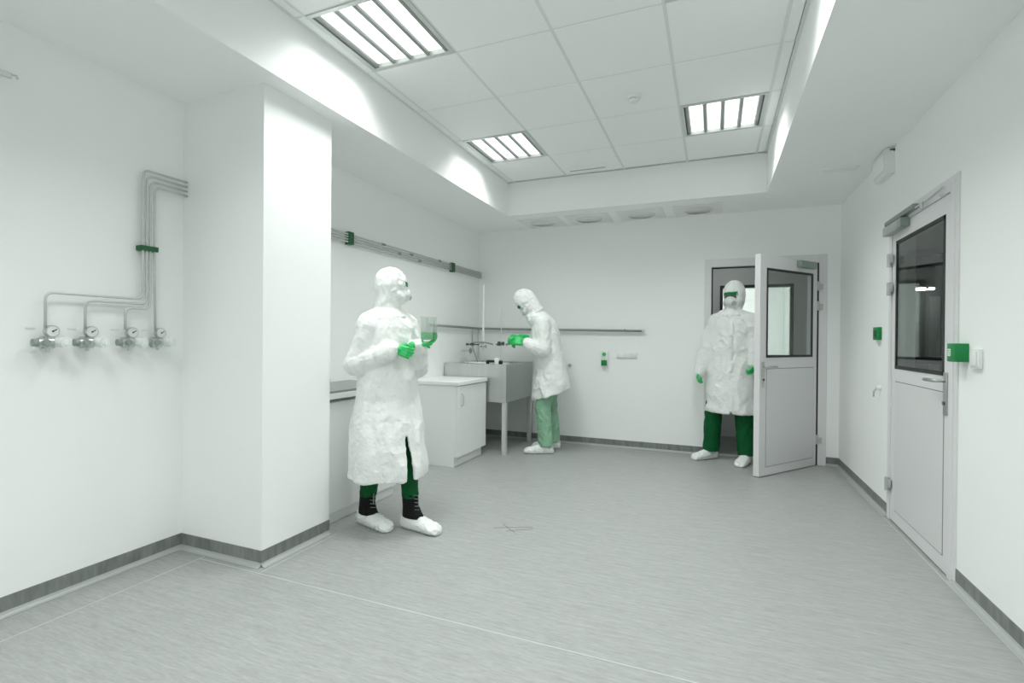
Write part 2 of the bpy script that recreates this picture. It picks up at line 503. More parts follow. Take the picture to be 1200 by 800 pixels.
# floor scratch near the middle
g = G()
for a, b_ in (((-1.33, 2.985), (-1.10, 3.10)), ((-1.30, 3.07), (-1.17, 2.96)), ((-1.235, 2.965), (-1.085, 3.075))):
    a = Vector((*a, 0)); b_ = Vector((*b_, 0)); d = (b_ - a).normalized(); n_ = Vector((-d.y, d.x, 0)) * 0.0018
    g.add([v + Vector((0, 0, z)) for z in (0.0, 0.0008) for v in (a - n_, b_ - n_, b_ + n_, a + n_)], [(3, 2, 1, 0), (4, 5, 6, 7), (0, 1, 5, 4), (1, 2, 6, 5), (2, 3, 7, 6), (3, 0, 4, 7)])
g.build('scratch_mark', M['scuff'], floor)['label'] = 'thin crossed dark pencil lines on the floor'

# ================================================================ CEILING LIGHTS
def make_light():
    t = thing('ceiling_light', 'x', 'light')
    g = G()                                        # tray with rim, below-open
    W, H, dz = 0.594, 0.594, 0.055
    rim = 0.028
    g.box((0.003, 0.003, -0.006), (rim, H, 0.001)); g.box((W - rim, 0.003, -0.006), (W, H, 0.001))
    g.box((rim, 0.003, -0.006), (W - rim, rim, 0.001)); g.box((rim, H - rim, -0.006), (W - rim, H, 0.001))
    g.box((rim - 0.002, rim - 0.002, 0.0), (rim, H - rim + 0.002, dz)); g.box((W - rim, rim - 0.002, 0.0), (W - rim + 0.002, H - rim + 0.002, dz))
    g.box((rim, rim - 0.002, 0.0), (W - rim, rim, dz)); g.box((rim, H - rim, 0.0), (W - rim, H - rim + 0.002, dz))
    g.box((rim, rim, dz - 0.002), (W - rim, H - rim, dz))
    g.build('frame', M['louver'], t)
    la = bpy.data.lights.get('fixture_lamp')
    if la is None:
        la = bpy.data.lights.new('fixture_lamp', 'AREA'); la.shape = 'RECTANGLE'; la.size = 0.50; la.size_y = 0.50
        la.energy = LAMP_W; la.spread = math.radians(130); la.color = LAMP_COL
    lo = bpy.data.objects.new('lamp', la); COL.objects.link(lo); lo.parent = t; lo.location = (W / 2, H / 2, -0.004)
    n = 4; x0 = rim + 0.036; x1 = W - rim - 0.036; gap = 0.034; sw = (x1 - x0 - gap * (n - 1)) / n
    sm = None
    for i in range(n):
        xa = x0 + i * (sw + gap)
        if sm is None:
            g = G().box((0, 0, 0), (sw, H - 2 * rim - 0.03, 0.018), bev=0.004)
            sm = g.build('luminous_strip', M['lens'], t); o = sm
        else:
            o = sm.copy(); COL.objects.link(o)
        o.location = (xa, rim + 0.015, dz - 0.045)
    for i in range(n + 1):
        xa = x0 + i * (sw + gap) - gap
        g = G()
        g.box((xa + 0.006, rim, 0.0), (xa + gap - 0.006, H - rim, 0.052), bev=0.003)
        o = g.build('reflector_fin', M['fin'], t)
    return t
LL = {(0, 2.055): 'large recessed four-strip ceiling light nearest the viewer, at the top edge above the white pier',
      (0, 3.855): 'recessed four-strip ceiling light above the beaker-holding person, far left of the tiled field',
      (3, 3.855): 'recessed four-strip ceiling light above the open doorway side, right of the smoke detector',
      (3, 2.055): 'recessed four-strip ceiling light just outside the top right of the view',
      (0, 0.255): 'recessed four-strip ceiling light over the viewpoint, on the pier side',
      (3, 0.255): 'recessed four-strip ceiling light over the viewpoint, on the glazed door side',
      (0, -1.545): 'recessed four-strip ceiling light behind the viewpoint, on the pier side',
      (3, -1.545): 'recessed four-strip ceiling light behind the viewpoint, on the glazed door side'}
lt = make_light()
for i, (c, r) in enumerate(LIGHTS):
    o = lt if i == 0 else dup(lt)
    o.location = (TX[c] + 0.0015, r + 0.0015, ZC)
    o['label'] = LL[(c, r)]; o['group'] = 'recessed ceiling lights'

# smoke detector
t = thing('smoke_detector', 'small round white smoke detector on a ceiling tile', 'smoke detector', (-0.54, 3.582, ZC - 0.003))
G().cyl((0, 0, 0), (0, 0, -0.012), 0.052, 0.052, 24).cyl((0, 0, -0.012), (0, 0, -0.022), 0.05, 0.04, 24).build('base', M['whiteplastic'], t)
g = G().cyl((0, 0, -0.030), (0, 0, -0.046), 0.036, 0.024, 24)
for i in range(8):
    a = i * PI / 4
    g.box((-0.003, -0.002, -0.032), (0.003, 0.002, -0.02), mx=Matrix.Translation((0.032 * math.cos(a), 0.032 * math.sin(a), 0)) @ Matrix.Rotation(a, 4, 'Z'))
g.build('sensor_head', M['whiteplastic'], t)
G().cyl((0, 0, -0.022), (0, 0, -0.031), 0.028, 0.028, 20).build('sensor_gap', M['greyplastic'], t)
# slot vent in tile
t = thing('slot_vent', 'narrow grey slot vent in the ceiling tile beside the end border', 'vent', (-1.19, 4.90, ZC - 0.003))
G().box((-0.20, -0.055, -0.008), (0.20, 0.055, 0), bev=0.003).build('plate', M['tile'], t)
G().box((-0.185, 0.012, -0.010), (0.175, 0.034, -0.0075)).build('slot', M['greyplastic'], t)
# four square air diffusers in the lowered border
vx = [(-2.105, -1.625), (-1.555, -1.075), (-0.985, -0.505), (-0.405, 0.070)]
vlab = ['square air diffuser in the lowered ceiling, furthest from the open door', 'square air diffuser in the lowered ceiling, second from the alcove wall',
        'square air diffuser in the lowered ceiling, third from the alcove wall', 'square air diffuser in the lowered ceiling, closest to the open doorway']
for i, (xa, xb) in enumerate(vx):
    t = thing('air_diffuser', vlab[i], 'vent', ((xa + xb) / 2, 5.525, ZS), 0, 'square air diffusers')
    hw = (xb - xa) / 2
    G().box((-hw, -0.215, -0.008), (hw, 0.215, 0), bev=0.004).build('plate', M['vent'], t)
    g = G()
    for r_ in (0.15, 0.115, 0.08): 
        for k in range(32):
            a0, a1 = 2 * PI * k / 32, 2 * PI * (k + 1) / 32
            g.add([(r_ * math.cos(a0), r_ * math.sin(a0), -0.008), (r_ * math.cos(a1), r_ * math.sin(a1), -0.008), ((r_ - 0.02) * math.cos(a1), (r_ - 0.02) * math.sin(a1), -0.018), ((r_ - 0.02) * math.cos(a0), (r_ - 0.02) * math.sin(a0), -0.018)], [(0, 1, 2, 3)])
    g.build('swirl_ring', M['ventdark'], t)
    G().cyl((0, 0, -0.008), (0, 0, -0.014), 0.13, 0.11, 32).build('core', M['ventdark'], t)
t = thing('ceiling_grille', 'faint small white grille in the lowered ceiling beside the wall sounder', 'vent', (0.905, 4.62, ZS))
G().box((-0.13, -0.055, -0.006), (0.13, 0.055, 0), bev=0.002).build('plate', M['wall'], t)
for k in range(3): G().box((-0.11, -0.035 + k * 0.03, -0.009), (0.11, -0.025 + k * 0.03, -0.006)).build('slat', M['vent'], t)

# ================================================================ DOORS
def lever_handle(parent, mx, side=1):
    """plate + lever; local: x along the leaf (towards hinge), y out of the leaf, z up"""
    pl = G().box((-0.022, 0, -0.115), (0.022, 0.009, 0.115), bev=0.004, mx=mx)
    p = pl.build('handle_plate', M['steel'], parent, smooth='auto')
    g = G()
    g.tube([mx @ Vector(q) for q in ((0, 0.006, 0.07), (0, 0.055, 0.07), (0.135, 0.055, 0.068))], 0.0095, 10, bend=0.02)
    g.build('lever', M['steel'], parent, smooth=True)
    G().cyl(mx @ Vector((0, 0.008, -0.05)), mx @ Vector((0, 0.016, -0.05)), 0.011, n=14).build('lock_cylinder', M['darkmetal'], parent)

def hinge_mesh(parent, p, nrm, along):
    """three-knuckle surface hinge at p"""
    p = Vector(p); n_ = Vector(nrm); a_ = Vector(along)
    g = G()
    g.cyl(p + n_ * 0.012 - Vector((0, 0, 0.045)), p + n_ * 0.012 + Vector((0, 0, 0.045)), 0.015, n=14)
    for s_ in (-1, 1):
        mx = Matrix((( a_.x, n_.x, 0, p.x), (a_.y, n_.y, 0, p.y), (0, 0, 1, p.z), (0, 0, 0, 1)))
        zz = 0.008 if s_ < 0 else -0.008
        g.box((min(0, s_ * 0.045), 0.0, -0.028 + zz), (max(0, s_ * 0.045), 0.014, 0.028 + zz), mx=mx, bev=0.003)
    return g.build('hinge', M['whitemetal'], parent, smooth='auto')
M['whitemetal'] = mat('hinge_metal', (0.52, 0.53, 0.53), 0.4, metal=0.3)

def leaf_parts(door, P0, P1, z0, z1, th, nrm, win, pan):
    """door leaf between ground points P0 (hinge) and P1 (free) on the visible face, thickness behind it"""
    P0 = Vector((*P0, 0)); P1 = Vector((*P1, 0)); n_ = Vector((*nrm, 0)).normalized()
    a_ = (P1 - P0).normalized(); Lh = (P1 - P0).length
    mx = Matrix(((a_.x, n_.x, 0, P0.x), (a_.y, n_.y, 0, P0.y), (0, 0, 1, 0), (0, 0, 0, 1)))
    (wa, wb, wz0, wz1) = win; (pa, pb, pz0, pz1) = pan
    g = G()
    for lo, hi in (((0, -th, z0), (wa, 0, z1)), ((wb, -th, z0), (Lh, 0, z1)), ((wa, -th, wz1), (wb, 0, z1)), ((wa, -th, z0), (wb, 0, wz0))):
        g.box(lo, hi, mx=mx)
    leaf = g.build('door_leaf', M['doorwhite'], door)
    g = G(); k = 0.022
    for lo, hi in (((wa, -0.006, wz0), (wa + k, 0.003, wz1)), ((wb - k, -0.006, wz0), (wb, 0.003, wz1)), ((wa, -0.006, wz1 - k), (wb, 0.003, wz1)), ((wa, -0.006, wz0), (wb, 0.003, wz0 + k))):
        g.box(lo, hi, mx=mx)
    g.build('window_gasket', M['gasket'], leaf)
    for y_ in (-0.003,):
        G().box((wa + k, y_ - 0.002, wz0 + k), (wb - k, y_ + 0.002, wz1 - k), mx=mx).build('window_pane', M['glass'], leaf)
    for (ya, yb) in ((0.0, 0.0015), (-th - 0.0015, -th)):
        G().box((pa, ya, pz0), (pb, yb, pz1), mx=mx).build('panel_groove', M['groove'], leaf)
    for (ya, yb) in ((0.0, 0.004), (-th - 0.004, -th)):
        G().box((pa + 0.005, ya, pz0 + 0.005), (pb - 0.005, yb, pz1 - 0.005), mx=mx, bev=0.0015).build('panel', M['panelwhite'], leaf)
    return leaf, mx, Lh

# door_1: closed, right wall
d1 = thing('door_1', 'closed white door with a tall glazed pane in the right wall', 'door', (0, 0, 0)); d1['kind'] = 'structure'
g = G()
for lo, hi in (((XR - 0.012, R0, 0), (XR + 0.13, R0 + 0.05, RH)), ((XR - 0.012, R1 - 0.05, 0), (XR + 0.13, R1, RH)), ((XR - 0.012, R0 + 0.05, RH - 0.05), (XR + 0.13, R1 - 0.05, RH))):
    g.box(lo, hi, bev=0.003)
for lo, hi in (((XR - 0.006, R0 - 0.04, 0), (XR - 0.0005, R0, RH + 0.03)), ((XR - 0.006, R1, 0), (XR - 0.0005, R1 + 0.015, RH + 0.03)), ((XR - 0.006, R0, RH), (XR - 0.0005, R1, RH + 0.03))):
    g.box(lo, hi)
fr = g.build('door_frame', M['doorwhite'], d1)
leaf, mx, Lh = leaf_parts(d1, (XR - 0.005, R1 - 0.053), (XR - 0.005, R0 + 0.053), 0.008, RH - 0.054, 0.055, (-1, 0), (0.075, 0.860, 1.06, 1.931), (0.085, 0.865, 0.09, 0.975))
G().box((XR + 0.0, R0 + 0.05, 0.0005), (XR + 0.04, R1 - 0.05, 0.0075)).build('floor_gap', M['black'], d1)
hm = Matrix.Translation((0, 0, 0))
lever_handle(leaf, Matrix(((0, -1, 0, XR - 0.005), (1, 0, 0, 3.337), (0, 0, 1, 0.965), (0, 0, 0, 1))))
for z in (1.811, 1.612, 0.25): hinge_mesh(fr, (XR - 0.012, R1 - 0.052, z), (-1, 0, 0), (0, 1, 0))
cl = G().box((XR - 0.055, 3.97, 1.985), (XR - 0.006, 4.27, 2.045), bev=0.004).build('door_closer', M['greyplastic'], d1, smooth='auto')
G().box((XR - 0.057, 3.90, 1.985), (XR - 0.006, 3.968, 2.045), bev=0.003).build('closer_cap', M['greengrey'], cl)
G().box((XR - 0.045, 3.73, 2.055), (XR - 0.012, 4.27, 2.085), bev=0.003).build('slide_rail', M['midmetal'], cl)
g = G().tube([(XR - 0.03, 3.74, 2.06), (XR - 0.03, 3.56, 2.055), (XR - 0.025, 3.36, 2.075)], 0.006, 8)
g.cyl((XR - 0.04, 3.60, 2.02), (XR - 0.04, 3.60, 2.06), 0.008).cyl((XR - 0.035, 3.355, 2.03), (XR - 0.035, 3.30, 2.028), 0.006)
g.build('closer_arm', M['pipe'], cl)

# door_2: open leaf in the end wall
d2 = thing('door_2', 'white door with a glazed pane standing open into the room', 'door', (0, 0, 0)); d2['kind'] = 'structure'
g = G()
J0, J1, JH = -0.032, 0.957, 2.035
for lo, hi in (((D0, YB - 0.012, 0), (J0, YB + 0.12, DH)), ((J1 + 0.012, YB - 0.012, 0), (D1, YB + 0.12, DH)), ((J0, YB - 0.012, JH), (J1 + 0.012, YB + 0.12, DH))):
    g.box(lo, hi, bev=0.003)
fr2 = g.build('door_frame', M['doorwhite'], d2)
g = G()
g.box((J0, YB + 0.03, 0), (J0 + 0.014, YB + 0.055, JH)); g.box((J0, YB + 0.03, JH - 0.014), (J1, YB + 0.055, JH)); g.box((J1 - 0.004, YB - 0.014, 0), (J1 + 0.014, YB + 0.055, JH))
g.build('frame_seal', M['gasket'], fr2)
G().box((J0, YB, 0.0), (J1, YB + 0.12, 0.008)).build('threshold', M['greyplastic'], d2)
leaf2, mx2, L2 = leaf_parts(d2, (0.951, 5.765), (0.385, 5.03), 0.008, 2.035, 0.055, (0.79, -0.61), (0.075, 0.835, 1.09, 1.915), (0.05, 0.83, 0.085, 0.99))
lever_handle(leaf2, mx2 @ Matrix.Translation((0.885, 0.0, 0.94)) @ Matrix.Scale(-1, 4, (1, 0, 0)))
lever_handle(leaf2, mx2 @ Matrix.Translation((0.885, -0.055, 0.94)) @ Matrix.Rotation(PI, 4, 'Z'))
for z in (1.80, 1.60, 0.26): hinge_mesh(fr2, (J1 + 0.004, YB - 0.016, z), (0, -1, 0), (1, 0, 0))
c2 = G().box((0.09, 0.0, 1.955), (0.36, 0.05, 2.02), bev=0.006, mx=mx2).build('door_closer', M['greengrey'], d2, smooth='auto')

# ================================================================ BEYOND THE DOORS
# airlock behind door_2
AX0, AX1, AY1, AZ = -0.9, 1.14, 7.08, 2.42
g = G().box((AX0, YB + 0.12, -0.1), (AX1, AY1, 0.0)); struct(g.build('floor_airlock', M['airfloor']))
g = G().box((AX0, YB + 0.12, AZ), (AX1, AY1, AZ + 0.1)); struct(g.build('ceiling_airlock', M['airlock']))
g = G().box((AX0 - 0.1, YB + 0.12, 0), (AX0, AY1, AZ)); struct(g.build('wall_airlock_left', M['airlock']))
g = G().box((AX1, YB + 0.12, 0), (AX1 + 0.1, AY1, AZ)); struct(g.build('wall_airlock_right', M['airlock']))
g = G()
WX0, WX1, WZ0, WZ1 = 0.10, 0.88, 1.07, 1.93
g.box((AX0, AY1, 0.0), (WX0, AY1 + 0.1, AZ)); g.box((WX1, AY1, 0.0), (AX1, AY1 + 0.1, AZ)); g.box((WX0, AY1, WZ1), (WX1, AY1 + 0.1, AZ)); g.box((WX0, AY1, 0.0), (WX1, AY1 + 0.1, WZ0))
g.box((AX0, AY1 - 0.014, 0.0), (AX1, AY1, 0.10))
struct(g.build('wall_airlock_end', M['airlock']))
wn = thing('window_1', 'black framed pane at the far side of the airlock', 'window'); wn['kind'] = 'structure'
g = G(); k = 0.035
for lo, hi in (((WX0 - k, AY1 - 0.012, WZ0 - k), (WX0, AY1 + 0.05, WZ1 + k)), ((WX1, AY1 - 0.012, WZ0 - k), (WX1 + k, AY1 + 0.05, WZ1 + k)), ((WX0, AY1 - 0.012, WZ1), (WX1, AY1 + 0.05, WZ1 + k)), ((WX0, AY1 - 0.012, WZ0 - k), (WX1, AY1 + 0.05, WZ0))):
    g.box(lo, hi)
g.build('window_frame', M['gasket'], wn)
G().box((WX0, AY1 + 0.02, WZ0), (WX1, AY1 + 0.026, WZ1)).build('window_pane', M['glass'], wn)
# bright room beyond the airlock
g = G()
g.box((-1.6, 10.2, 0), (1.17, 10.3, 2.7)); g.box((-1.7, AY1 + 0.1, 0), (-1.6, 10.2, 2.7)); g.box((1.17, AY1 + 0.1, 0), (1.27, 10.2, 2.7)); g.box((-1.6, AY1 + 0.1, 2.7), (1.17, 10.2, 2.8)); g.box((-1.6, AY1 + 0.1, -0.1), (1.17, 10.2, 0))
struct(g.build('wall_far_room', M['wall']))
t = thing('far_room_light', 'flat ceiling light of the bright room beyond the airlock', 'light', (0.0, 8.6, 2.69))
G().box((-0.9, -0.6, -0.02), (0.9, 0.6, 0)).build('frame', M['louver'], t)
G().box((-0.86, -0.56, -0.024), (0.86, 0.56, -0.018)).build('luminous_panel', M['lens3'], t)
g = G().box((AX1 - 0.55, AY1 - 0.012, 1.12), (AX1 - 0.47, AY1 - 0.0, 1.2))
t = thing('airlock_fill_light', 'unseen round light added to brighten the airlock', 'light', (0.1, 6.45, AZ))  # added lamp out of view, lifts the dark airlock
G().cyl((0, 0, 0), (0, 0, -0.03), 0.14, 0.13, 28).build('rim', M['whiteplastic'], t)
G().cyl((0, 0, -0.03), (0, 0, -0.036), 0.115, 0.11, 28).build('luminous_disc', M['lens2'], t)
# corridor beyond door_1
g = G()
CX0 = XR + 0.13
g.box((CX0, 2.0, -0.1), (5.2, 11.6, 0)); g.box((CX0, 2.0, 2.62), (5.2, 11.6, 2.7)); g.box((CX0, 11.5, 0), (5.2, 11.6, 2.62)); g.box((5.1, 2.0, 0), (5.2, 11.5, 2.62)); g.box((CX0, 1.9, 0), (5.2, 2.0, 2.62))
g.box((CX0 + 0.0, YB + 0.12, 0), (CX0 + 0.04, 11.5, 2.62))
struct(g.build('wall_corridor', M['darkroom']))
PA, PB = Vector((1.62, 8.28, 0)), Vector((3.3, 5.53, 0))
d_ = (PB - PA).normalized(); q_ = Vector((-d_.y, d_.x, 0)); LP = (PB - PA).length
mp_ = Matrix(((d_.x, q_.x, 0, PA.x), (d_.y, q_.y, 0, PA.y), (0, 0, 1, 0), (0, 0, 0, 1)))
g = G().box((0, -0.04, 0), (LP, 0.04, 0.93), mx=mp_).box((0, -0.04, 2.25), (LP, 0.04, 2.62), mx=mp_)
struct(g.build('partition_wall', M['airlock']))
g = G().box((0, -0.05, 2.15), (LP, 0.05, 2.25), mx=mp_).box((0, -0.05, 1.0), (LP, 0.05, 1.08), mx=mp_)
struct(g.build('trim_1', M['gasket']))
for (a, b_, m_) in ((0.75, 0.83, 'airlock'), (0.97, 1.0, 'airlock')):
    struct(G().box((a, -0.04, 1.0), (b_, 0.04, 2.2), mx=mp_).build('partition_mullion', M[m_]))
g = G()
for xa, xb in ((2.2, 2.75), (2.9, 3.25), (3.7, 3.85)): g.box((xa, 11.45, 0.0), (xb, 11.5, 2.1))
struct(g.build('corridor_pale_panel', M['corrlight']))
t = thing('reflection_bar_light', 'made-up tube light standing in for the bright reflection in the right door pane', 'light', (3.25, 11.0, 2.22))  # invented tube in place of a reflection in the pane
G().box((-0.32, -0.03, -0.02), (0.36, 0.03, 0.39)).build('bracket', M['darkroom'], t)
G().box((-0.20, -0.035, -0.04), (0.23, 0.035, 0.0)).box((0.27, -0.035, -0.035), (0.35, 0.035, 0.0)).build('reflection_bar', M['lens2'], t)

# ================================================================ WALL FITTINGS
# green call point by door_1
t = thing('call_point', 'bright green box with white label beside the right door handle', 'call point', (XR, 3.1435, 1.19))
G().box((-0.057, -0.0465, -0.046), (0, 0.0465, 0.046), bev=0.005).build('housing', M['green'], t, smooth='auto')
G().box((-0.0585, 0.0, -0.018), (-0.0565, 0.032, 0.018)).build('label_plate', M['print'], t)
g = G()
for k in range(3): g.box((-0.0592, 0.004, 0.008 - k * 0.009), (-0.0585, 0.027 - 0.004 * k, 0.011 - k * 0.009))
g.build('label_lines', M['green'], t)
t = thing('card_reader', 'small white switch plate right of the green call point', 'switch', (XR, 3.005, 1.165))
G().box((-0.018, -0.046, -0.048), (0, 0.046, 0.048), bev=0.006).build('plate', M['whiteplastic'], t, smooth='auto')
G().box((-0.024, -0.032, -0.034), (-0.017, 0.032, 0.034), bev=0.004).build('rocker', M['whiteplastic'], t, smooth='auto')
t = thing('call_button', 'small dark green button box between the right door and the room corner', 'button', (XR, 4.525, 1.305))
G().box((-0.03, -0.055, -0.048), (0, 0.055, 0.048), bev=0.004).build('housing', M['green'], t, smooth='auto')
G().box((-0.033, -0.03, -0.025), (-0.029, 0.03, 0.025), bev=0.002).build('button', M['greendark'], t)
t = thing('wall_hook', 'small white coat hook low on the right wall before the closed door', 'hook', (XR, 4.49, 0.88))
G().cyl((-0.0, 0, 0.02), (-0.03, 0, 0.02), 0.018, 0.014, 16).build('boss', M['whiteplastic'], t, smooth='auto')
G().tube([(-0.02, 0, 0.02), (-0.045, -0.01, -0.01), (-0.05, -0.03, -0.045)], 0.006, 8).build('peg', M['greyplastic'], t, smooth=True)
t = thing('alarm_sounder', 'white rounded alarm housing high on the right wall under the ceiling', 'alarm', (XR, 4.36, 2.51))
g = G()
prof = [(0, -0.085), (-0.045, -0.085), (-0.06, -0.05), (-0.063, 0.04), (-0.055, 0.09), (0, 0.09)]
n_ = len(prof)
g.add([(x, y, z) for y in (-0.14, 0.14) for x, z in prof], [tuple(range(n_)), tuple(range(2 * n_ - 1, n_ - 1, -1))] + [(i, n_ + i, n_ + (i + 1) % n_, (i + 1) % n_) for i in range(n_)])
g.build('housing', M['whiteplastic'], t)
G().box((-0.012, -0.146, 0.065), (-0.001, -0.139, 0.08), bev=0.001).box((-0.03, -0.145, 0.07), (-0.004, -0.1395, 0.08)).build('slot', M['darkmetal'], t)
G().box((-0.068, -0.11, -0.06), (-0.060, 0.11, 0.05), bev=0.004).build('cover', M['wall'], t)

# back wall fittings
t = thing('dispenser', 'small white wall holder with two green buttons under the grey rail', 'dispenser', (-1.183, YB, 1.02))
G().box((-0.04, -0.03, -0.085), (0.045, 0, 0.095), bev=0.006).build('back_plate', M['whiteplastic'], t, smooth='auto')
G().cyl((-0.002, -0.03, 0.055), (-0.002, -0.042, 0.055), 0.022, n=20).build('round_button', M['brightgreen'], t)
G().box((-0.032, -0.06, -0.075), (0.032, -0.03, -0.012), bev=0.006).build('square_knob', M['green'], t, smooth='auto')
t = thing('triple_socket', 'white triple switch plate on the end wall beside the green buttons', 'switch', (-0.926, YB, 1.069))
G().box((-0.117, -0.012, -0.036), (0.117, 0, 0.036), bev=0.003).build('plate', M['whiteplastic'], t, smooth='auto')
for k in range(3): G().box((-0.108 + 0.074 * k, -0.018, -0.027), (-0.040 + 0.074 * k, -0.011, 0.027), bev=0.003).build('rocker', M['whiteplastic'], t, smooth='auto')
t = thing('wall_stud', 'tiny grey stud on the end wall beside the stooping person', 'stud', (-1.60, YB, 0.935))
G().cyl((0, 0, 0), (0, -0.03, 0), 0.016, 0.012, 14).cyl((0, -0.03, 0), (0, -0.038, 0), 0.02, 0.02, 14).build('stud_body', M['greyplastic'], t)
# dark rail along alcove and end walls
t = thing('grey_rail', 'thin dark grey rail along the alcove and end walls at chest height', 'rail')
g = G().tube([(XW + 0.035, 4.55, 1.385), (XW + 0.035, YB - 0.04, 1.375), (-0.76, YB - 0.04, 1.345)], 0.014, 10, bend=0.03)
g.build('tube', M['midmetal'], t, smooth=True)
G().cyl((-0.76, YB - 0.04, 1.345), (-0.727, YB - 0.04, 1.345), 0.017, n=12).build('end_cap', M['pipe'], t)
for x in (-2.4, -1.6, -0.95): G().cyl((x, YB - 0.04, 1.36), (x, YB, 1.36), 0.008).build('bracket', M['midmetal'], t)
G().cyl((XW + 0.035, 4.9, 1.383), (XW, 4.9, 1.383), 0.008).build('bracket', M['midmetal'], t)
G().tube([(XW + 0.02, YB - 0.05, 1.37), (XW + 0.02, YB - 0.05, 1.2), (XW + 0.02, YB - 0.05, 0.98)], 0.010, 8).build('drop_pipe', M['pipe'], t)

# gas pipes high in the alcove
t = thing('alcove_pipes', 'bundle of four steel gas pipes with green clips high on the alcove wall', 'pipes')
for k in range(4):
    z = 2.028 + 0.021 * k
    G().tube([(XW + 0.03, YC2 - 0.02, z), (XW + 0.03, 5.80, z)], 0.0075, 8).build('gas_pipe', M['pipe'], t, smooth=True)
for y in (3.307, 5.049):
    G().box((XW, y - 0.03, 2.008), (XW + 0.047, y + 0.03, 2.112), bev=0.004).build('clip', M['greendark'], t)
for k, y in enumerate((3.75, 4.0, 4.2, 4.35, 4.75)):
    z = 2.028 + 0.021 * ((3, 1, 2, 0, 3)[k])
    G().cyl((XW + 0.03, y - 0.025, z), (XW + 0.03, y + 0.025, z), 0.0105, n=10).build('coupling', M['midmetal'], t)

# gas pipes and regulators on the left wall
PX = XL + 0.035
t = thing('regulator_pipes', 'four bent steel gas pipes with a green clip beside the white pier', 'pipes')
ys = [1.738, 1.757, 1.776, 1.798]; zt = [2.135, 2.108, 2.082, 2.055]; zh = [1.437, 1.411, 1.386, None]; yv = [1.317, 1.474, 1.653, None]
RY = [1.335, 1.493, 1.679, 1.825]
for k in range(4):
    pts = [(PX, YC1 - 0.0005, zt[k]), (PX, ys[k], zt[k])]
    if k < 3: pts += [(PX, ys[k], zh[k]), (PX, yv[k], zh[k]), (PX, yv[k], 1.27)]
    else: pts += [(PX, ys[k], 1.6), (PX, ys[k] + 0.006, 1.27)]
    G().tube(pts, 0.0062, 8, bend=0.035).build('gas_pipe', M['pipe'], t, smooth=True)
G().box((XL, 1.722, 1.70), (PX + 0.014, 1.812, 1.727), bev=0.003).build('clip', M['greendark'], t)

def make_regulator():
    t = thing('gas_regulator', 'x', 'regulator')
    G().box((0.0, -0.028, -0.028), (0.02, 0.028, 0.028), bev=0.004).cyl((0.01, 0, 0), (0.05, 0, 0), 0.02, 0.018, 18).build('mount', M['steel'], t, smooth='auto')
    G().cyl((0.045, -0.052, 0), (0.045, 0.030, 0), 0.021, n=20).cyl((0.045, -0.02, 0), (0.045, 0.0, 0), 0.026, n=20).cyl((0.03, 0.0, 0.015), (0.03, 0.0, 0.045), 0.009).build('body', M['steel'], t, smooth='auto')
    G().cyl((0.05, -0.03, 0.0), (0.082, -0.03, 0.0), 0.016, 0.014, 18).cyl((0.045, -0.07, 0), (0.045, -0.05, 0), 0.017, 0.019, 16).build('grey_valve', M['greengrey'], t, smooth='auto')
    G().cyl((0.05, 0.02, 0.0), (0.095, 0.035, 0.0), 0.022, 0.027, 22).build('control_knob', M['whiteplastic'], t, smooth='auto')
    G().cyl((0.095, 0.035, 0.0), (0.098, 0.036, 0.0), 0.015, 0.014, 18).box((0.098, 0.033, -0.011), (0.103, 0.039, 0.011)).build('knob_cap', M['print'], t)
    ga = G().cyl((0.026, 0.005, 0.052), (0.046, 0.005, 0.052), 0.028, n=26).build('gauge', M['steel'], t, smooth='auto')
    G().cyl((0.046, 0.005, 0.052), (0.0475, 0.005, 0.052), 0.0235, n=26).build('dial', M['dial'], ga)
    G().box((0.0475, -0.002, -0.002), (0.0485, 0.002, 0.018), mx=Matrix.Translation((0, 0.005, 0.052)) @ Matrix.Rotation(-1.0, 4, 'X')).cyl((0.0475, 0.005, 0.052), (0.0495, 0.005, 0.052), 0.004, n=10).build('needle', M['black'], ga)
    G().box((0.0, -0.075, 0.062), (0.003, -0.04, 0.068)).build('tag_strip', M['dial'], t)
    G().cyl((0.045, -0.015, -0.018), (0.045, -0.015, -0.042), 0.008, 0.006, 12).build('outlet', M['steel'], t)
    return t
rg = make_regulator()
RL = ['wall gas regulator with gauge under the longest pipe, furthest from the pier', 'wall gas regulator with gauge, second furthest from the pier',
      'wall gas regulator with gauge, third furthest from the pier', 'wall gas regulator with gauge under the straight pipe, closest to the pier']
for k in range(4):
    o = rg if k == 0 else dup(rg)
    o.location = (XL, RY[k], 1.205); o['label'] = RL[k]; o['group'] = 'gas regulators'
t = thing('wall_bracket', 'small pale bracket high on the left wall, cut by the picture edge', 'bracket', (XL, 1.17, 2.378))
G().box((0, -0.05, -0.012), (0.02, 0.035, 0.012), bev=0.004).build('plate', M['dial'], t, smooth='auto')
G().tube([(0.01, 0.03, 0.004), (0.035, 0.04, 0.0), (0.035, 0.045, -0.014)], 0.004, 8).build('hook', M['pipe'], t)

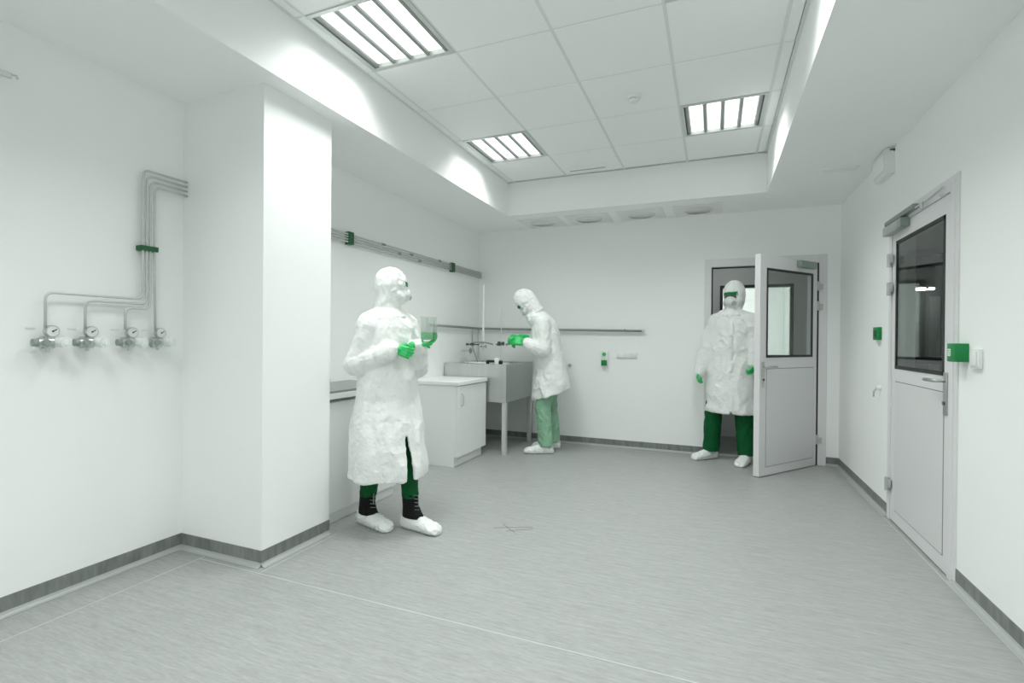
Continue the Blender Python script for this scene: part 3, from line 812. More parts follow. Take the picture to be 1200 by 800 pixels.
# ================================================================ FURNITURE
# low base cabinet behind the first person
t = thing('base_cabinet', 'long white base cabinet with a steel top behind the beaker-holding person', 'cabinet')
XF = -2.33
G().box((XW + 0.004, 2.492, 0.0), (XF - 0.03, 3.32, 0.077)).build('plinth', M['lacquer'], t)
G().box((XW + 0.004, 2.492, 0.077), (XF - 0.02, 3.33, 0.812)).build('carcass', M['lacquer'], t)
G().box((XW + 0.004, 2.492, 0.815), (XF - 0.035, 3.33, 0.834)).build('finger_recess', M['greyplastic'], t)
for k in range(2):
    G().box((XF - 0.019, 2.497 + 0.416 * k, 0.08), (XF, 2.497 + 0.411 + 0.416 * k, 0.809), bev=0.002).build('door', M['lacquer'], t)
w1 = G().box((XW + 0.004, 2.492, 0.834), (XF + 0.02, 3.34, 0.873), bev=0.003).build('white_worktop', M['lacquer'])
tag(w1, 'white worktop with steel insert on the cabinet behind the nearest person', 'worktop')
G().box((XW + 0.004, 2.492, 0.873), (XF + 0.018, 3.34, 0.889), bev=0.002).build('steel_edge', M['midmetal'], w1)
t = thing('faucet', 'small grey arched tap on the worktop between pier and nearest person', 'tap', (-2.42, 2.64, 0.889))
G().cyl((-0.0, 0.03, 0), (0, 0.03, 0.02), 0.018, 0.016).build('base', M['pipe'], t)
G().tube([(0, 0.03, 0.015), (0, 0.03, 0.07), (0, -0.0, 0.085), (0, -0.06, 0.078), (0, -0.075, 0.06)], 0.008, 10, bend=0.03).build('spout', M['pipe'], t, smooth=True)

# white cabinet with door facing the room
t = thing('white_cabinet', 'low white cabinet with one door, standing next to the steel sink', 'cabinet')
G().box((XW + 0.004, 4.26, 0.0), (-2.318, 4.85, 0.098)).build('plinth', M['lacquer'], t)
G().box((XW + 0.004, 4.23, 0.0), (-2.312, 4.25, 0.787), bev=0.002).build('side_panel', M['lacquer'], t)
G().box((XW + 0.004, 4.25, 0.098), (-2.291, 4.868, 0.787)).build('carcass', M['lacquer'], t)
G().box((-2.312, 4.232, 0.098), (-2.291, 4.25, 0.787)).build('edge_strip', M['lacquer'], t)
dr = G().box((-2.290, 4.238, 0.100), (-2.271, 4.866, 0.780), bev=0.002).build('door', M['lacquer'], t)
G().tube([(-2.271, 4.30, 0.585), (-2.245, 4.30, 0.60), (-2.245, 4.30, 0.695), (-2.271, 4.30, 0.71)], 0.006, 8, bend=0.02).build('handle', M['whitemetal'], dr, smooth=True)
w2 = G().box((XW + 0.004, 4.215, 0.789), (-2.258, 4.875, 0.824), bev=0.003).build('white_worktop', M['lacquer'])
tag(w2, 'short white worktop on the low cabinet beside the steel sink', 'worktop')

# stainless sink unit
SX0, SX1, SY0, SY1, SZ0, SZ1 = XW + 0.012, -2.055, 4.905, 5.74, 0.558, 0.968
t = thing('steel_sink', 'deep stainless steel sink on square legs in the alcove corner', 'sink')
G().box((SX0, SY0, SZ0), (SX1, SY0 + 0.02, SZ1), bev=0.003).build('end_apron', M['sinksteel'], t)
G().box((SX0, SY1 - 0.02, SZ0), (SX1, SY1, SZ1), bev=0.003).build('end_apron', M['sinksteel'], t)
G().box((SX1 - 0.02, SY0 + 0.02, SZ0), (SX1, SY1 - 0.02, SZ1), bev=0.003).build('front_apron', M['sinksteel'], t)
g = G()
g.box((SX0, SY0 + 0.02, SZ1 - 0.012), (SX1 - 0.02, SY0 + 0.36, SZ1 - 0.002)); g.box((SX0, SY1 - 0.08, SZ1 - 0.012), (SX1 - 0.02, SY1 - 0.02, SZ1 - 0.002))
g.box((SX0, SY0 + 0.36, SZ1 - 0.012), (SX0 + 0.18, SY1 - 0.08, SZ1 - 0.002)); g.box((SX1 - 0.08, SY0 + 0.36, SZ1 - 0.012), (SX1 - 0.02, SY1 - 0.08, SZ1 - 0.002))
g.build('top', M['steel'], t)
g = G(); bz = 0.62
g.box((SX0 + 0.17, SY0 + 0.35, bz), (SX0 + 0.18, SY1 - 0.08, SZ1 - 0.012)); g.box((SX1 - 0.08, SY0 + 0.35, bz), (SX1 - 0.07, SY1 - 0.08, SZ1 - 0.012))
g.box((SX0 + 0.18, SY0 + 0.35, bz), (SX1 - 0.08, SY0 + 0.36, SZ1 - 0.012)); g.box((SX0 + 0.18, SY1 - 0.08, bz), (SX1 - 0.08, SY1 - 0.07, SZ1 - 0.012)); g.box((SX0 + 0.17, SY0 + 0.35, bz - 0.01), (SX1 - 0.07, SY1 - 0.07, bz))
g.build('basin', M['steel'], t)
lg = G().box((-0.024, -0.024, 0.0), (0.024, 0.024, SZ0), bev=0.003)
lm = None
for x, y in ((SX1 - 0.026, SY0 + 0.026), (SX1 - 0.026, SY1 - 0.026), (SX0 + 0.04, SY0 + 0.026), (SX0 + 0.04, SY1 - 0.026)):
    if lm is None: lm = lg.build('leg', M['greenleg'] if 'greenleg' in M else M['pipe'], t); o = lm
    else: o = lm.copy(); COL.objects.link(o)
    o.location = (x, y, 0)

# retort stand with clamp and burette
TZ = SZ1 - 0.002
t = thing('retort_stand', 'retort stand with white base and leaning dark rod on the sink top', 'stand', (-2.50, 5.12, TZ))
G().box((-0.13, -0.06, 0), (0.11, 0.06, 0.012), bev=0.004).build('base', M['whiteplastic'], t, smooth='auto')
G().tube([(0.0, 0, 0.01), (-0.03, 0, 0.09), (-0.065, 0, 0.18), (-0.07, 0, 0.26), (-0.07, 0, 0.40)], 0.008, 8, bend=0.03).build('rod', M['midmetal'], t, smooth=True)
G().box((-0.085, -0.018, 0.20), (-0.05, 0.018, 0.23), bev=0.004).cyl((-0.14, 0, 0.212), (0.02, 0, 0.212), 0.007).cyl((-0.145, 0, 0.212), (-0.125, 0, 0.212), 0.013).build('clamp', M['darkmetal'], t, smooth='auto')
G().tube([(-0.05, 0, 0.235), (0.06, 0, 0.24), (0.15, 0, 0.225), (0.19, 0, 0.215)], 0.008, 8).box((0.02, -0.02, 0.222), (0.075, 0.02, 0.245), bev=0.003).build('burette_clamp', M['midmetal'], t, smooth='auto')
t = thing('burette', 'tall thin white burette held upright above the sink', 'burette', (-2.452, 5.165, TZ + 0.135))
G().cyl((0, 0, 0.05), (0, 0, 0.76), 0.011, 0.011, 14).build('barrel', M['whiteplastic'], t, smooth='auto')
G().cyl((0, 0, 0.05), (0, 0, 0.0), 0.009, 0.003, 12).build('tip', M['labglass'], t)
G().cyl((-0.03, 0, 0.055), (0.03, 0, 0.055), 0.009).box((0.03, -0.004, 0.035), (0.04, 0.004, 0.075)).build('stopcock', M['greengrey'], t)
t = thing('clamp_stand', 'thin upright lab stand with dark clamp heads at the sink front edge', 'stand', (-2.20, 5.12, TZ))
G().box((-0.07, -0.05, 0), (0.07, 0.05, 0.012), bev=0.003).build('base', M['whiteplastic'], t)
G().cyl((-0.01, 0, 0.01), (-0.01, 0, 0.62), 0.005, n=10).build('rod', M['pipe'], t)
G().box((-0.05, -0.015, 0.20), (-0.015, 0.015, 0.25), bev=0.005).cyl((-0.065, 0, 0.215), (0.02, 0, 0.225), 0.01).box((0.0, -0.014, 0.205), (0.028, 0.014, 0.245), bev=0.004).build('clamp_head', M['darkmetal'], t, smooth='auto')
G().cyl((0.05, 0, 0.222), (0.10, 0, 0.222), 0.006).cyl((0.05, 0, 0.215), (0.075, 0, 0.222), 0.012).build('clamp_screw', M['midmetal'], t)
t = thing('black_clamp', 'small black clamp lying on the sink edge under the thin stand', 'clamp', (-2.24, 4.975, TZ))
G().cyl((-0.075, 0, 0.022), (-0.055, 0, 0.022), 0.022, n=14).box((-0.06, -0.012, 0.02), (0.03, 0.012, 0.045), bev=0.004).build('jaw', M['black'], t, smooth='auto')
G().cyl((0.075, 0, 0.022), (0.105, 0, 0.022), 0.021, n=16).build('end_knob', M['black'], t, smooth='auto')
G().box((0.028, -0.03, 0.0), (0.072, 0.03, 0.07), bev=0.006).build('white_block', M['whiteplastic'], t, smooth='auto')
t = thing('wall_valve', 'small grey round tap valve on the wall behind the sink', 'tap', (XW, 5.35, 1.10))
G().cyl((0, 0, 0), (0.10, 0, 0), 0.010, n=12).cyl((0.09, 0, 0), (0.11, 0, -0.0), 0.016, n=12).build('stem', M['pipe'], t)
G().cyl((0.105, 0, 0), (0.125, 0, 0), 0.026, n=18).cyl((0.115, 0, -0.035), (0.115, 0, 0.035), 0.008).build('hand_wheel', M['midmetal'], t, smooth='auto')
t = thing('small_flask', 'small clear flask standing on the sink top near the alcove wall', 'flask', (-2.62, 5.02, TZ))
G().loft([(0, 0, 0, 0.045, 0.045), (0, 0, 0.01, 0.05, 0.05), (0, 0, 0.06, 0.03, 0.03), (0, 0, 0.09, 0.014, 0.014), (0, 0, 0.13, 0.014, 0.014)], n=20).build('vessel', M['labglass'], t, smooth='auto')

# ================================================================ PEOPLE
DG = lambda: bpy.context.evaluated_depsgraph_get()
def organic(g, name, material, parent=None, vox=0.007, smooth=4, folds=(), seed=0.0, keep=None, cut=None):
    """fuse the collected solids into one continuous skin, then press folds into it"""
    me = bpy.data.meshes.new(name)
    me.from_pydata([tuple(v) for v in g.v], [], g.f)
    me.update()
    tmp = bpy.data.objects.new('tmp', me); COL.objects.link(tmp)
    r = tmp.modifiers.new('r', 'REMESH'); r.mode = 'VOXEL'; r.voxel_size = vox; r.adaptivity = 0
    s_ = tmp.modifiers.new('s', 'SMOOTH'); s_.iterations = smooth; s_.factor = 0.5
    out = bpy.data.meshes.new_from_object(tmp.evaluated_get(DG()))
    bpy.data.objects.remove(tmp); bpy.data.meshes.remove(me)
    if folds:
        co = [v.co.copy() for v in out.vertices]; nr = [v.normal.copy() for v in out.vertices]
        for i, p in enumerate(co):
            d = 0.0
            for (amp, sx, sy, sz, zlo, zhi) in folds:
                if not (zlo <= p.z <= zhi): continue
                fade = min(1.0, (p.z - zlo) / 0.06, (zhi - p.z) / 0.06) if zhi < 90 else 1.0
                q = Vector((p.x * sx + seed, p.y * sy, p.z * sz))
                q += noise.noise_vector(q * 0.6) * 0.8
                d += amp * max(0.0, fade) * (1 - 2.2 * abs(noise.noise(q)) - 0.4)
            out.vertices[i].co = p + nr[i] * d
    if cut is not None:
        bm = bmesh.new(); bm.from_mesh(out)
        dead = [f for f in bm.faces if cut(f.calc_center_median())]
        bmesh.ops.delete(bm, geom=dead, context='FACES'); bm.to_mesh(out); bm.free()
    out.polygons.foreach_set('use_smooth', [True] * len(out.polygons))
    out.materials.clear(); out.materials.append(material)
    out.name = name
    o = bpy.data.objects.new(name, out); COL.objects.link(o)
    if parent is not None: o.parent = parent
    return o

V = Vector
def frame(origin, fwd, up):
    f = V(fwd).normalized(); u = V(up); l = u.cross(f).normalized(); u = f.cross(l)
    o = V(origin)
    return Matrix(((f.x, l.x, u.x, o.x), (f.y, l.y, u.y, o.y), (f.z, l.z, u.z, o.z), (0, 0, 0, 1)))

def hand(name, wrist, fwd, back, side, curl, material, parent, scale=1.0, thumb=0.6, cuff=0.05):
    """five-fingered gloved hand: fwd along the palm, back = normal of the back of the hand, side = +1 thumb on the +y side"""
    mx = frame(wrist, fwd, back)
    k = scale; g = G()
    T = lambda x, y, z: mx @ V((x * k, y * k * side, z * k))
    g.capsule(T(-cuff, 0, 0), 0.030 * k, T(0.02, 0, 0), 0.027 * k)
    for y in (-0.026, -0.009, 0.009, 0.026):
        g.capsule(T(0.015, y * 0.7, 0), 0.0165 * k, T(0.082, y * 1.12, 0.001), 0.0135 * k)
    fl = [(0.030, 0.040, 0.024, 0.019), (0.010, 0.045, 0.028, 0.020), (-0.011, 0.041, 0.026, 0.019), (-0.031, 0.032, 0.019, 0.017)]
    for i, (y, a, b_, c) in enumerate(fl):
        p = V((0.085 - abs(y - 0.01) * 0.2, y, 0)); ang = curl[i] if isinstance(curl, (list, tuple)) else curl
        pts = [p]; th = ang * 0.75
        for seg in (a, b_, c):
            p = p + V((math.cos(th) * seg, y * 0.06, -math.sin(th) * seg)); pts.append(p)
            th += ang
        g.chain([T(*q) for q in pts], [0.0105 * k, 0.0098 * k, 0.0088 * k, 0.0078 * k], 10)
    tp = [V((0.022, 0.028, -0.004)), V((0.052, 0.050, -0.016 - 0.02 * thumb)), V((0.080, 0.054 - 0.012 * thumb, -0.03 - 0.03 * thumb)), V((0.102, 0.050 - 0.025 * thumb, -0.035 - 0.045 * thumb))]
    g.chain([T(*q) for q in tp], [0.016 * k, 0.0125 * k, 0.011 * k, 0.0095 * k], 10)
    return organic(g, name, material, parent, 0.0034, 2)

def head_gear(root, c, yaw, pitch, sc, neck, seed, hoodcut=True, filt='side'):
    """hood, goggles and respirator around a head centred at c (person space)"""
    f = V((math.cos(yaw) * math.cos(pitch), math.sin(yaw) * math.cos(pitch), math.sin(pitch)))
    l = V((-math.sin(yaw), math.cos(yaw), 0)); u = f.cross(l)
    mx = Matrix(((f.x, l.x, u.x, c[0]), (f.y, l.y, u.y, c[1]), (f.z, l.z, u.z, c[2]), (0, 0, 0, 1)))
    rot = mx.to_3x3(); T = lambda x, y, z: mx @ V((x * sc, y * sc, z * sc))
    g = G()
    g.ell(T(-0.010, 0, 0.012), (0.112 * sc, 0.094 * sc, 0.126 * sc), rot)
    g.ell(T(0.012, 0, -0.05), (0.092 * sc, 0.086 * sc, 0.085 * sc), rot)
    g.capsule(T(-0.02, 0, -0.05), 0.084 * sc, V(neck), 0.085)
    g.capsule(V(neck), 0.085, V(neck) + V((0, 0, -0.05)), 0.12)
    # soft rim of the face opening
    rim = [T((0.074 if math.sin(a) > 0 else 0.084) - 0.036 * abs(math.cos(a)) ** 2, 0.066 * math.cos(a), -0.012 + 0.084 * math.sin(a)) for a in [2 * PI * k / 18 for k in range(19)]]
    g.chain(rim, [0.0135 * sc] * 19, 8)
    inv = mx.inverted()
    def cut(p):
        q = inv @ p
        return q.x > 0.055 * sc and (q.y / (0.056 * sc)) ** 2 + ((q.z + 0.020 * sc) / (0.058 * sc)) ** 2 < 1
    hood = organic(g, 'hood', M['hood'], root, 0.0055, 3, folds=((0.0055, 14, 14, 9, -9, 99), (0.0042, 28, 28, 18, -9, 99)), seed=seed, cut=cut)
    # goggles: curved band with frame and lens
    def band(r0, r1, z0, z1, amax, mname, nm, par):
        g = G(); n = 20; vs = []
        for i in range(n + 1):
            a = -amax + 2 * amax * i / n
            nose = 0.012 * math.exp(-(a / 0.16) ** 2)
            for (r_, z_) in ((r0, z0 + nose), (r1, z0 + nose), (r1, z1), (r0, z1)):
                vs.append(T(r_ * math.cos(a) * 1.0 - 0.004, r_ * math.sin(a) * 0.82, z_))
        fs = []
        for i in range(n):
            for j in range(4):
                fs.append((i * 4 + j, i * 4 + (j + 1) % 4, (i + 1) * 4 + (j + 1) % 4, (i + 1) * 4 + j))
        fs += [(3, 2, 1, 0), (n * 4, n * 4 + 1, n * 4 + 2, n * 4 + 3)]
        g.add(vs, fs)
        return g.build(nm, M[mname], par, smooth='auto')
    gg = band(0.086, 0.108, -0.002, 0.036, 0.86, 'gogframe', 'goggles', root)
    band(0.107, 0.113, 0.003, 0.031, 0.72, 'goggle', 'lens', gg)
    # respirator cup
    g = G()
    g.ell(T(0.082, 0, -0.052), (0.046 * sc, 0.056 * sc, 0.050 * sc), rot)
    g.ell(T(0.100, 0, -0.040), (0.030 * sc, 0.028 * sc, 0.036 * sc), rot)
    g.ell(T(0.060, 0, -0.075), (0.050 * sc, 0.052 * sc, 0.040 * sc), rot)
    rs = organic(g, 'respirator', M['maskwhite'], root, 0.0045, 3)
    g = G()
    if filt == 'side':
        for s_ in (-1, 1):
            g.cyl(T(0.098, s_ * 0.034, -0.066), T(0.116, s_ * 0.052, -0.072), 0.024 * sc, 0.021 * sc, 16)
    else:
        g.cyl(T(0.118, 0, -0.062), T(0.134, 0, -0.068), 0.022 * sc, 0.019 * sc, 16)
    g.build('filter', M['maskgrey'], rs, smooth='auto')
    return mx

def body_mesh(name, J, root_loc, rz, sk):
    """the body itself: one continuous skin from crown to soles"""
    g = G(); s_ = 1.0
    hc, hf = V(J['head']), J['headyaw']
    rot = Matrix.Rotation(hf, 3, 'Z') @ Matrix.Rotation(-J['headpitch'], 3, 'Y')
    T = lambda x, y, z: hc + rot @ V((x, y, z))
    g.ell(T(-0.008, 0, 0.015), (0.092, 0.074, 0.105), rot); g.ell(T(0.020, 0, -0.045), (0.062, 0.056, 0.062), rot)
    g.capsule(T(0.085, 0, 0.002), 0.009, T(0.098, 0, -0.024), 0.013); g.ell(T(0.075, 0, -0.062), (0.016, 0.026, 0.010), rot)
    for e in (-1, 1):
        g.ell(T(0.070, e * 0.031, 0.008), (0.014, 0.014, 0.012), rot); g.ell(T(-0.012, e * 0.075, -0.005), (0.016, 0.008, 0.028), rot)
    g.capsule(T(-0.02, 0, -0.05), 0.052, V(J['neck']), 0.055)
    g.capsule(V(J['neck']), 0.06, V(J['chest']), 0.10)
    for s in ('R', 'L'):
        g.chain([V(J['chest']), V(J['sh' + s])], [0.09, 0.052])
        g.chain([V(J['sh' + s]), V(J['el' + s]), V(J['wr' + s])], [0.050, 0.036, 0.024])
        g.chain([V(J['hip']) + V((0, 0.09 * (1 if s == 'L' else -1), -0.03)), V(J['kn' + s]), V(J['an' + s])], [0.082, 0.050, 0.034])
        a = V(J['an' + s]); d = V(J['foot' + s]).normalized()
        g.chain([a + V((0, 0, -0.02)) - d * 0.035, a + d * 0.05 + V((0, 0, -0.04)), a + d * 0.15 + V((0, 0, -0.052))], [0.032, 0.032, 0.022])
    g.capsule(V(J['chest']), 0.115, V(J['hip']) + V((0, 0, 0.12)), 0.10); g.capsule(V(J['hip']) + V((0, 0, 0.12)), 0.11, V(J['hip']), 0.115)
    o = organic(g, name, M['skin'], None, 0.009, 3)
    o.location = root_loc; o.rotation_euler = (0, 0, rz)
    return o

def trousers(root, J, r, zlo, material, seed):
    g = G()
    g.capsule(V(J['hip']) + V((0, 0.05, 0.05)), r[0] + 0.03, V(J['hip']) + V((0, -0.05, 0.05)), r[0] + 0.03)
    for s in ('R', 'L'):
        h = V(J['hip']) + V((0, 0.09 * (1 if s == 'L' else -1), -0.03)); k = V(J['kn' + s]); a = V(J['an' + s])
        t_ = (k.z - zlo) / max(1e-3, (k.z - a.z)); e = k.lerp(a, t_)
        g.chain([h, k, e], [r[0], r[1], r[2]])
        g.cyl(k, e - V((0, 0, r[2] * 0.6)), r[1], r[2], 20)
    return organic(g, 'trousers', material, root, 0.007, 3, folds=((0.007, 12, 12, 8, -9, 99), (0.003, 26, 26, 30, -9, 99)), seed=seed,
                   cut=lambda p: p.z < zlo)

def overshoe(root, an, d, L_, seed, top=0.105, w_=0.055):
    """crinkled overshoe around one foot; an = ankle, d = toe direction"""
    an = V(an); d = V((d[0], d[1], 0)).normalized(); l = V((-d.y, d.x, 0)); g = G()
    base = V((an.x, an.y, 0)) - d * 0.075
    n = 22; rings = []
    prof = [(0.0, 0.030, 0.045, 0.085), (0.04, 0.044, 0.040, top), (0.10, 0.048, 0.045, top), (0.16, 0.052, 0.035, 0.092), (0.22, w_, 0.0, 0.078), (0.275, w_ * 0.96, 0, 0.062), (0.30, w_ * 0.75, 0, 0.046), (L_, 0.020, 0, 0.030)]
    vs = []; fs = []
    for (x, hw, _, h) in prof:
        for j in range(n):
            a = 2 * PI * j / n
            yy = hw * math.cos(a); zz = h / 2 + 0.001 + (h / 2) * (max(-0.96, math.sin(a) * 1.25) if math.sin(a) < 0 else math.sin(a))
            zz = max(0.003, zz)
            vs.append(base + d * (x * L_ / 0.31 if x != L_ else x) + l * yy + V((0, 0, zz)))
    for i in range(len(prof) - 1):
        for j in range(n):
            fs.append((i * n + j, i * n + (j + 1) % n, (i + 1) * n + (j + 1) % n, (i + 1) * n + j))
    fs += [tuple(range(n - 1, -1, -1)), tuple(range((len(prof) - 1) * n, len(prof) * n))]
    g.add(vs, fs)
    o = organic(g, 'shoe_cover', M['overshoe'], root, 0.005, 3, folds=((0.006, 26, 26, 16, 0.012, 99), (0.0025, 60, 60, 40, 0.01, 99)), seed=seed)
    me = o.data
    for v in me.vertices:
        if v.co.z < 0.004: v.co.z = 0.0015
    return o

def boot(root, an, d, ztop, kn):
    an = V(an); d = V((d[0], d[1], 0)).normalized(); l = V((-d.y, d.x, 0)); g = G()
    b0 = V((an.x, an.y, 0)); kn = V(kn); sl = (kn - an) / (kn.z - an.z); sl.z = 0
    rg = [(0.08, 0.02, 0.085, 0.050), (0.11, 0.01, 0.070, 0.050), (0.15, 0.0, 0.056, 0.048), (0.20, -0.002, 0.054, 0.050), (ztop - 0.004, -0.002, 0.058, 0.054), (ztop, -0.002, 0.054, 0.050)]
    vs = []; n = 24
    for (z, c, a_, b_) in rg:
        for j in range(n):
            t = 2 * PI * j / n
            vs.append(b0 + sl * max(0, z - 0.09) + d * (c + a_ * math.cos(t)) + l * (b_ * math.sin(t)) + V((0, 0, z)))
    fs = [(i * n + j, i * n + (j + 1) % n, (i + 1) * n + (j + 1) % n, (i + 1) * n + j) for i in range(len(rg) - 1) for j in range(n)]
    fs += [tuple(range(n - 1, -1, -1)), tuple(range((len(rg) - 1) * n, len(rg) * n))]
    g.add(vs, fs)
    o = g.build('boot', M['bootblack'], root, smooth='auto')
    g = G(); b0 = b0 + sl * 0.08
    for k in range(5):
        z = 0.125 + k * 0.023; r_ = 0.064 - 0.002 * k
        g.tube([b0 + d * (r_ * 0.88) + l * 0.022 + V((0, 0, z)), b0 + d * (r_ + 0.004) + V((0, 0, z + 0.006)), b0 + d * (r_ * 0.88) - l * 0.022 + V((0, 0, z + 0.012))], 0.0022, 6)
    g.tube([b0 + d * 0.066 + V((0, 0, ztop - 0.01)), b0 + d * 0.078 - l * 0.012 + V((0, 0, ztop - 0.03)), b0 + d * 0.080 - l * 0.016 + V((0, 0, ztop - 0.075))], 0.0028, 6)
    g.build('lace', M['lace'], o, smooth=True)
    return o

FOLD = ((0.013, 6, 6, 3.2, -9, 99), (0.0055, 13, 13, 8, -9, 99), (0.0016, 34, 34, 26, -9, 99))
def sleeve(g, sh, el, wr, r):
    sh, el, wr = V(sh), V(el), V(wr)
    m1 = sh.lerp(el, 0.5); m2 = el.lerp(wr, 0.35); m3 = el.lerp(wr, 0.7)
    g.chain([sh, m1, el, m2, m3, wr], [r[0], r[0] * 0.97, r[1], r[1] * 1.02, r[2] * 1.25, r[2]])
    # bunched cloth rolls at the elbow
    dn = (wr - el).normalized()
    for k, t in enumerate((0.05, 0.2, 0.38, 0.58, 0.8)):
        c = el.lerp(wr, t); rr = r[1] * (1.08 - 0.32 * t)
        g.capsule(c - dn * 0.006, rr, c + dn * 0.006, rr)

# ---------------------------------------------------------------- person 1: beaker in hand
P1 = dict(head=(0.008, 0.014, 1.575), headyaw=1.08, headpitch=0.0, neck=(-0.02, 0.0, 1.43), chest=(-0.01, 0, 1.28),
          shR=(-0.01, -0.160, 1.318), shL=(0.0, 0.160, 1.318), elR=(-0.055, -0.205, 1.07), elL=(0.055, 0.185, 1.045),
          wrR=(0.145, -0.092, 1.172), wrL=(0.185, 0.065, 1.190), hip=(-0.01, 0, 0.90),
          knR=(-0.06, -0.085, 0.50), knL=(0.125, 0.065, 0.50), anR=(-0.155, -0.045, 0.09), anL=(0.135, 0.075, 0.09), footR=(1, -0.05, 0), footL=(1, 0.06, 0))
p1 = body_mesh('person', P1, (-1.972, 2.72, 0), math.radians(-11.5), M['skin'])
tag(p1, 'person in white hooded coat, dark green trousers and black boots holding a green beaker', 'person')
trousers(p1, P1, (0.085, 0.062, 0.050), 0.205, M['darkgreen'], 3.0)
g = G()
g.loft([(-0.015, 0, 0.80, 0.165, 0.235), (-0.015, 0, 0.95, 0.158, 0.225), (-0.015, 0, 1.10, 0.150, 0.215), (-0.012, 0, 1.22, 0.145, 0.205), (-0.012, 0, 1.31, 0.135, 0.195), (-0.012, 0, 1.375, 0.105, 0.150), (-0.012, 0, 1.42, 0.08, 0.095)], n=32)
g.capsule((-0.01, -0.04, 1.375), 0.08, P1['shR'], 0.072); g.capsule((-0.01, 0.04, 1.375), 0.08, P1['shL'], 0.072)
sleeve(g, P1['shR'], P1['elR'], P1['wrR'], (0.078, 0.080, 0.043))
sleeve(g, P1['shL'], P1['elL'], P1['wrL'], (0.080, 0.078, 0.043))
gc = math.radians(-8)
g.shell([(0.006, 0.0, 0.350, 0.236, 0.258, gc, 0.12, 0.018, 0.0), (0.008, 0.0, 0.42, 0.238, 0.26, gc, 0.095, 0.016, 0), (0.005, 0, 0.50, 0.228, 0.256, gc, 0.065, 0.014, 0), (0.0, 0, 0.60, 0.214, 0.252, gc, 0.032, 0.012, 0),
         (-0.006, 0, 0.68, 0.200, 0.248, gc, 0.004, 0.010, 0), (-0.010, 0, 0.76, 0.184, 0.242, gc, 0.0, 0.006, 0), (-0.015, 0, 0.84, 0.163, 0.232, gc, 0.0, 0.0, 0)], th=0.020, n=90)
ct = organic(g, 'coat', M['coat'], p1, 0.0068, 3, folds=FOLD, seed=1.3)
# collar
g = G().chain([V((0.075 * math.cos(a) - 0.01, 0.085 * math.sin(a), 1.415 - 0.02 * math.cos(a))) for a in [2 * PI * k / 16 for k in range(17)]], [0.014] * 17, 8)
organic(g, 'collar', M['coat'], ct, 0.005, 3, folds=((0.003, 30, 30, 20, -9, 99),), seed=2)
head_gear(p1, P1['head'], P1['headyaw'], P1['headpitch'], 0.96, P1['neck'], 5.1, filt='front')
for s, sd in (('R', 1.0), ('L', 7.0)):
    boot(p1, P1['an' + s], P1['foot' + s], 0.235, P1['kn' + s])
    overshoe(p1, P1['an' + s], P1['foot' + s], 0.31, sd)
hand('glove', (0.155, -0.085, 1.174), (0.85, 0.42, -0.30), (0.28, -0.93, 0.20), 1, 1.05, M['brightgreen'], p1, 0.88, 0.6, 0.02)
hand('glove', (0.192, 0.062, 1.196), (0.50, 0.85, 0.12), (0.10, 0.06, -0.99), -1, (0.55, 0.58, 0.6, 0.6), M['brightgreen'], p1, 0.98, -1.3, 0.03)

def loc2w(C, rz, p):
    return Matrix.Translation(V(C)) @ Matrix.Rotation(rz, 4, 'Z') @ V(p)
bk = loc2w((-1.972, 2.72, 0), math.radians(-11.5), (0.230, 0.128, 1.229))
t = thing('beaker', 'clear glass beaker half full of green liquid in the gloved hand', 'beaker', bk, 0)
def tubeshell(g, r0, r1, z0, z1, th, n=28):
    vs = []
    for (r_, z_) in ((r0, z0), (r1, z1), (r1 - th, z1), (r0 - th, z0 + th)):
        for j in range(n):
            a = 2 * PI * j / n; vs.append((r_ * math.cos(a), r_ * math.sin(a), z_))
    fs = [(i * n + j, i * n + (j + 1) % n, (i + 1) * n + (j + 1) % n, (i + 1) * n + j) for i in range(3) for j in range(n)]
    fs += [tuple(range(n - 1, -1, -1)), tuple(range(3 * n, 4 * n))]
    g.add(vs, fs)
g = G(); tubeshell(g, 0.053, 0.053, 0.0, 0.15, 0.0025); g.build('vessel', M['labglass'], t, smooth='auto')
G().cyl((0, 0, 0.003), (0, 0, 0.050), 0.0502, n=28).build('liquid', M['liquid'], t, smooth='auto')
g = G()
for k in range(28):
    a0, a1 = 2 * PI * k / 28, 2 * PI * (k + 1) / 28
    g.capsule((0.054 * math.cos(a0), 0.054 * math.sin(a0), 0.15), 0.0022, (0.054 * math.cos(a1), 0.054 * math.sin(a1), 0.15), 0.0022, 6)
g.build('rim', M['labglass'], t, smooth=True)
g = G()
for k in range(4): g.box((-0.008, -0.0542, 0.062 + k * 0.016), (0.008, -0.0534, 0.0635 + k * 0.016), mx=Matrix.Rotation(0.5, 4, 'Z'))
g.build('graduation', M['greyplastic'], t)

# ---------------------------------------------------------------- person 2: stooping over the sink
P2 = dict(head=(0.165, 0.02, 1.665), headyaw=0.0, headpitch=-0.95, neck=(0.045, 0.02, 1.545), chest=(-0.04, 0.01, 1.36),
          shR=(-0.03, -0.15, 1.425), shL=(-0.02, 0.165, 1.425), elR=(-0.02, -0.20, 1.14), elL=(-0.035, 0.215, 1.14),
          wrR=(0.195, -0.03, 1.235), wrL=(0.155, 0.150, 1.20), hip=(-0.115, 0.01, 0.93),
          knR=(-0.12, -0.14, 0.50), knL=(-0.035, 0.11, 0.50), anR=(-0.165, -0.15, 0.08), anL=(-0.075, 0.13, 0.08), footR=(1, 0.0, 0), footL=(1, 0.05, 0))
C2 = (-1.80, 5.27, 0)
p2 = body_mesh('person', P2, C2, math.radians(200), M['skin'])
tag(p2, 'stooping person in white hooded coat and pale green trousers working at the steel sink', 'person')
trousers(p2, P2, (0.095, 0.085, 0.078), 0.085, M['scrubgreen'], 8.0)
g = G()
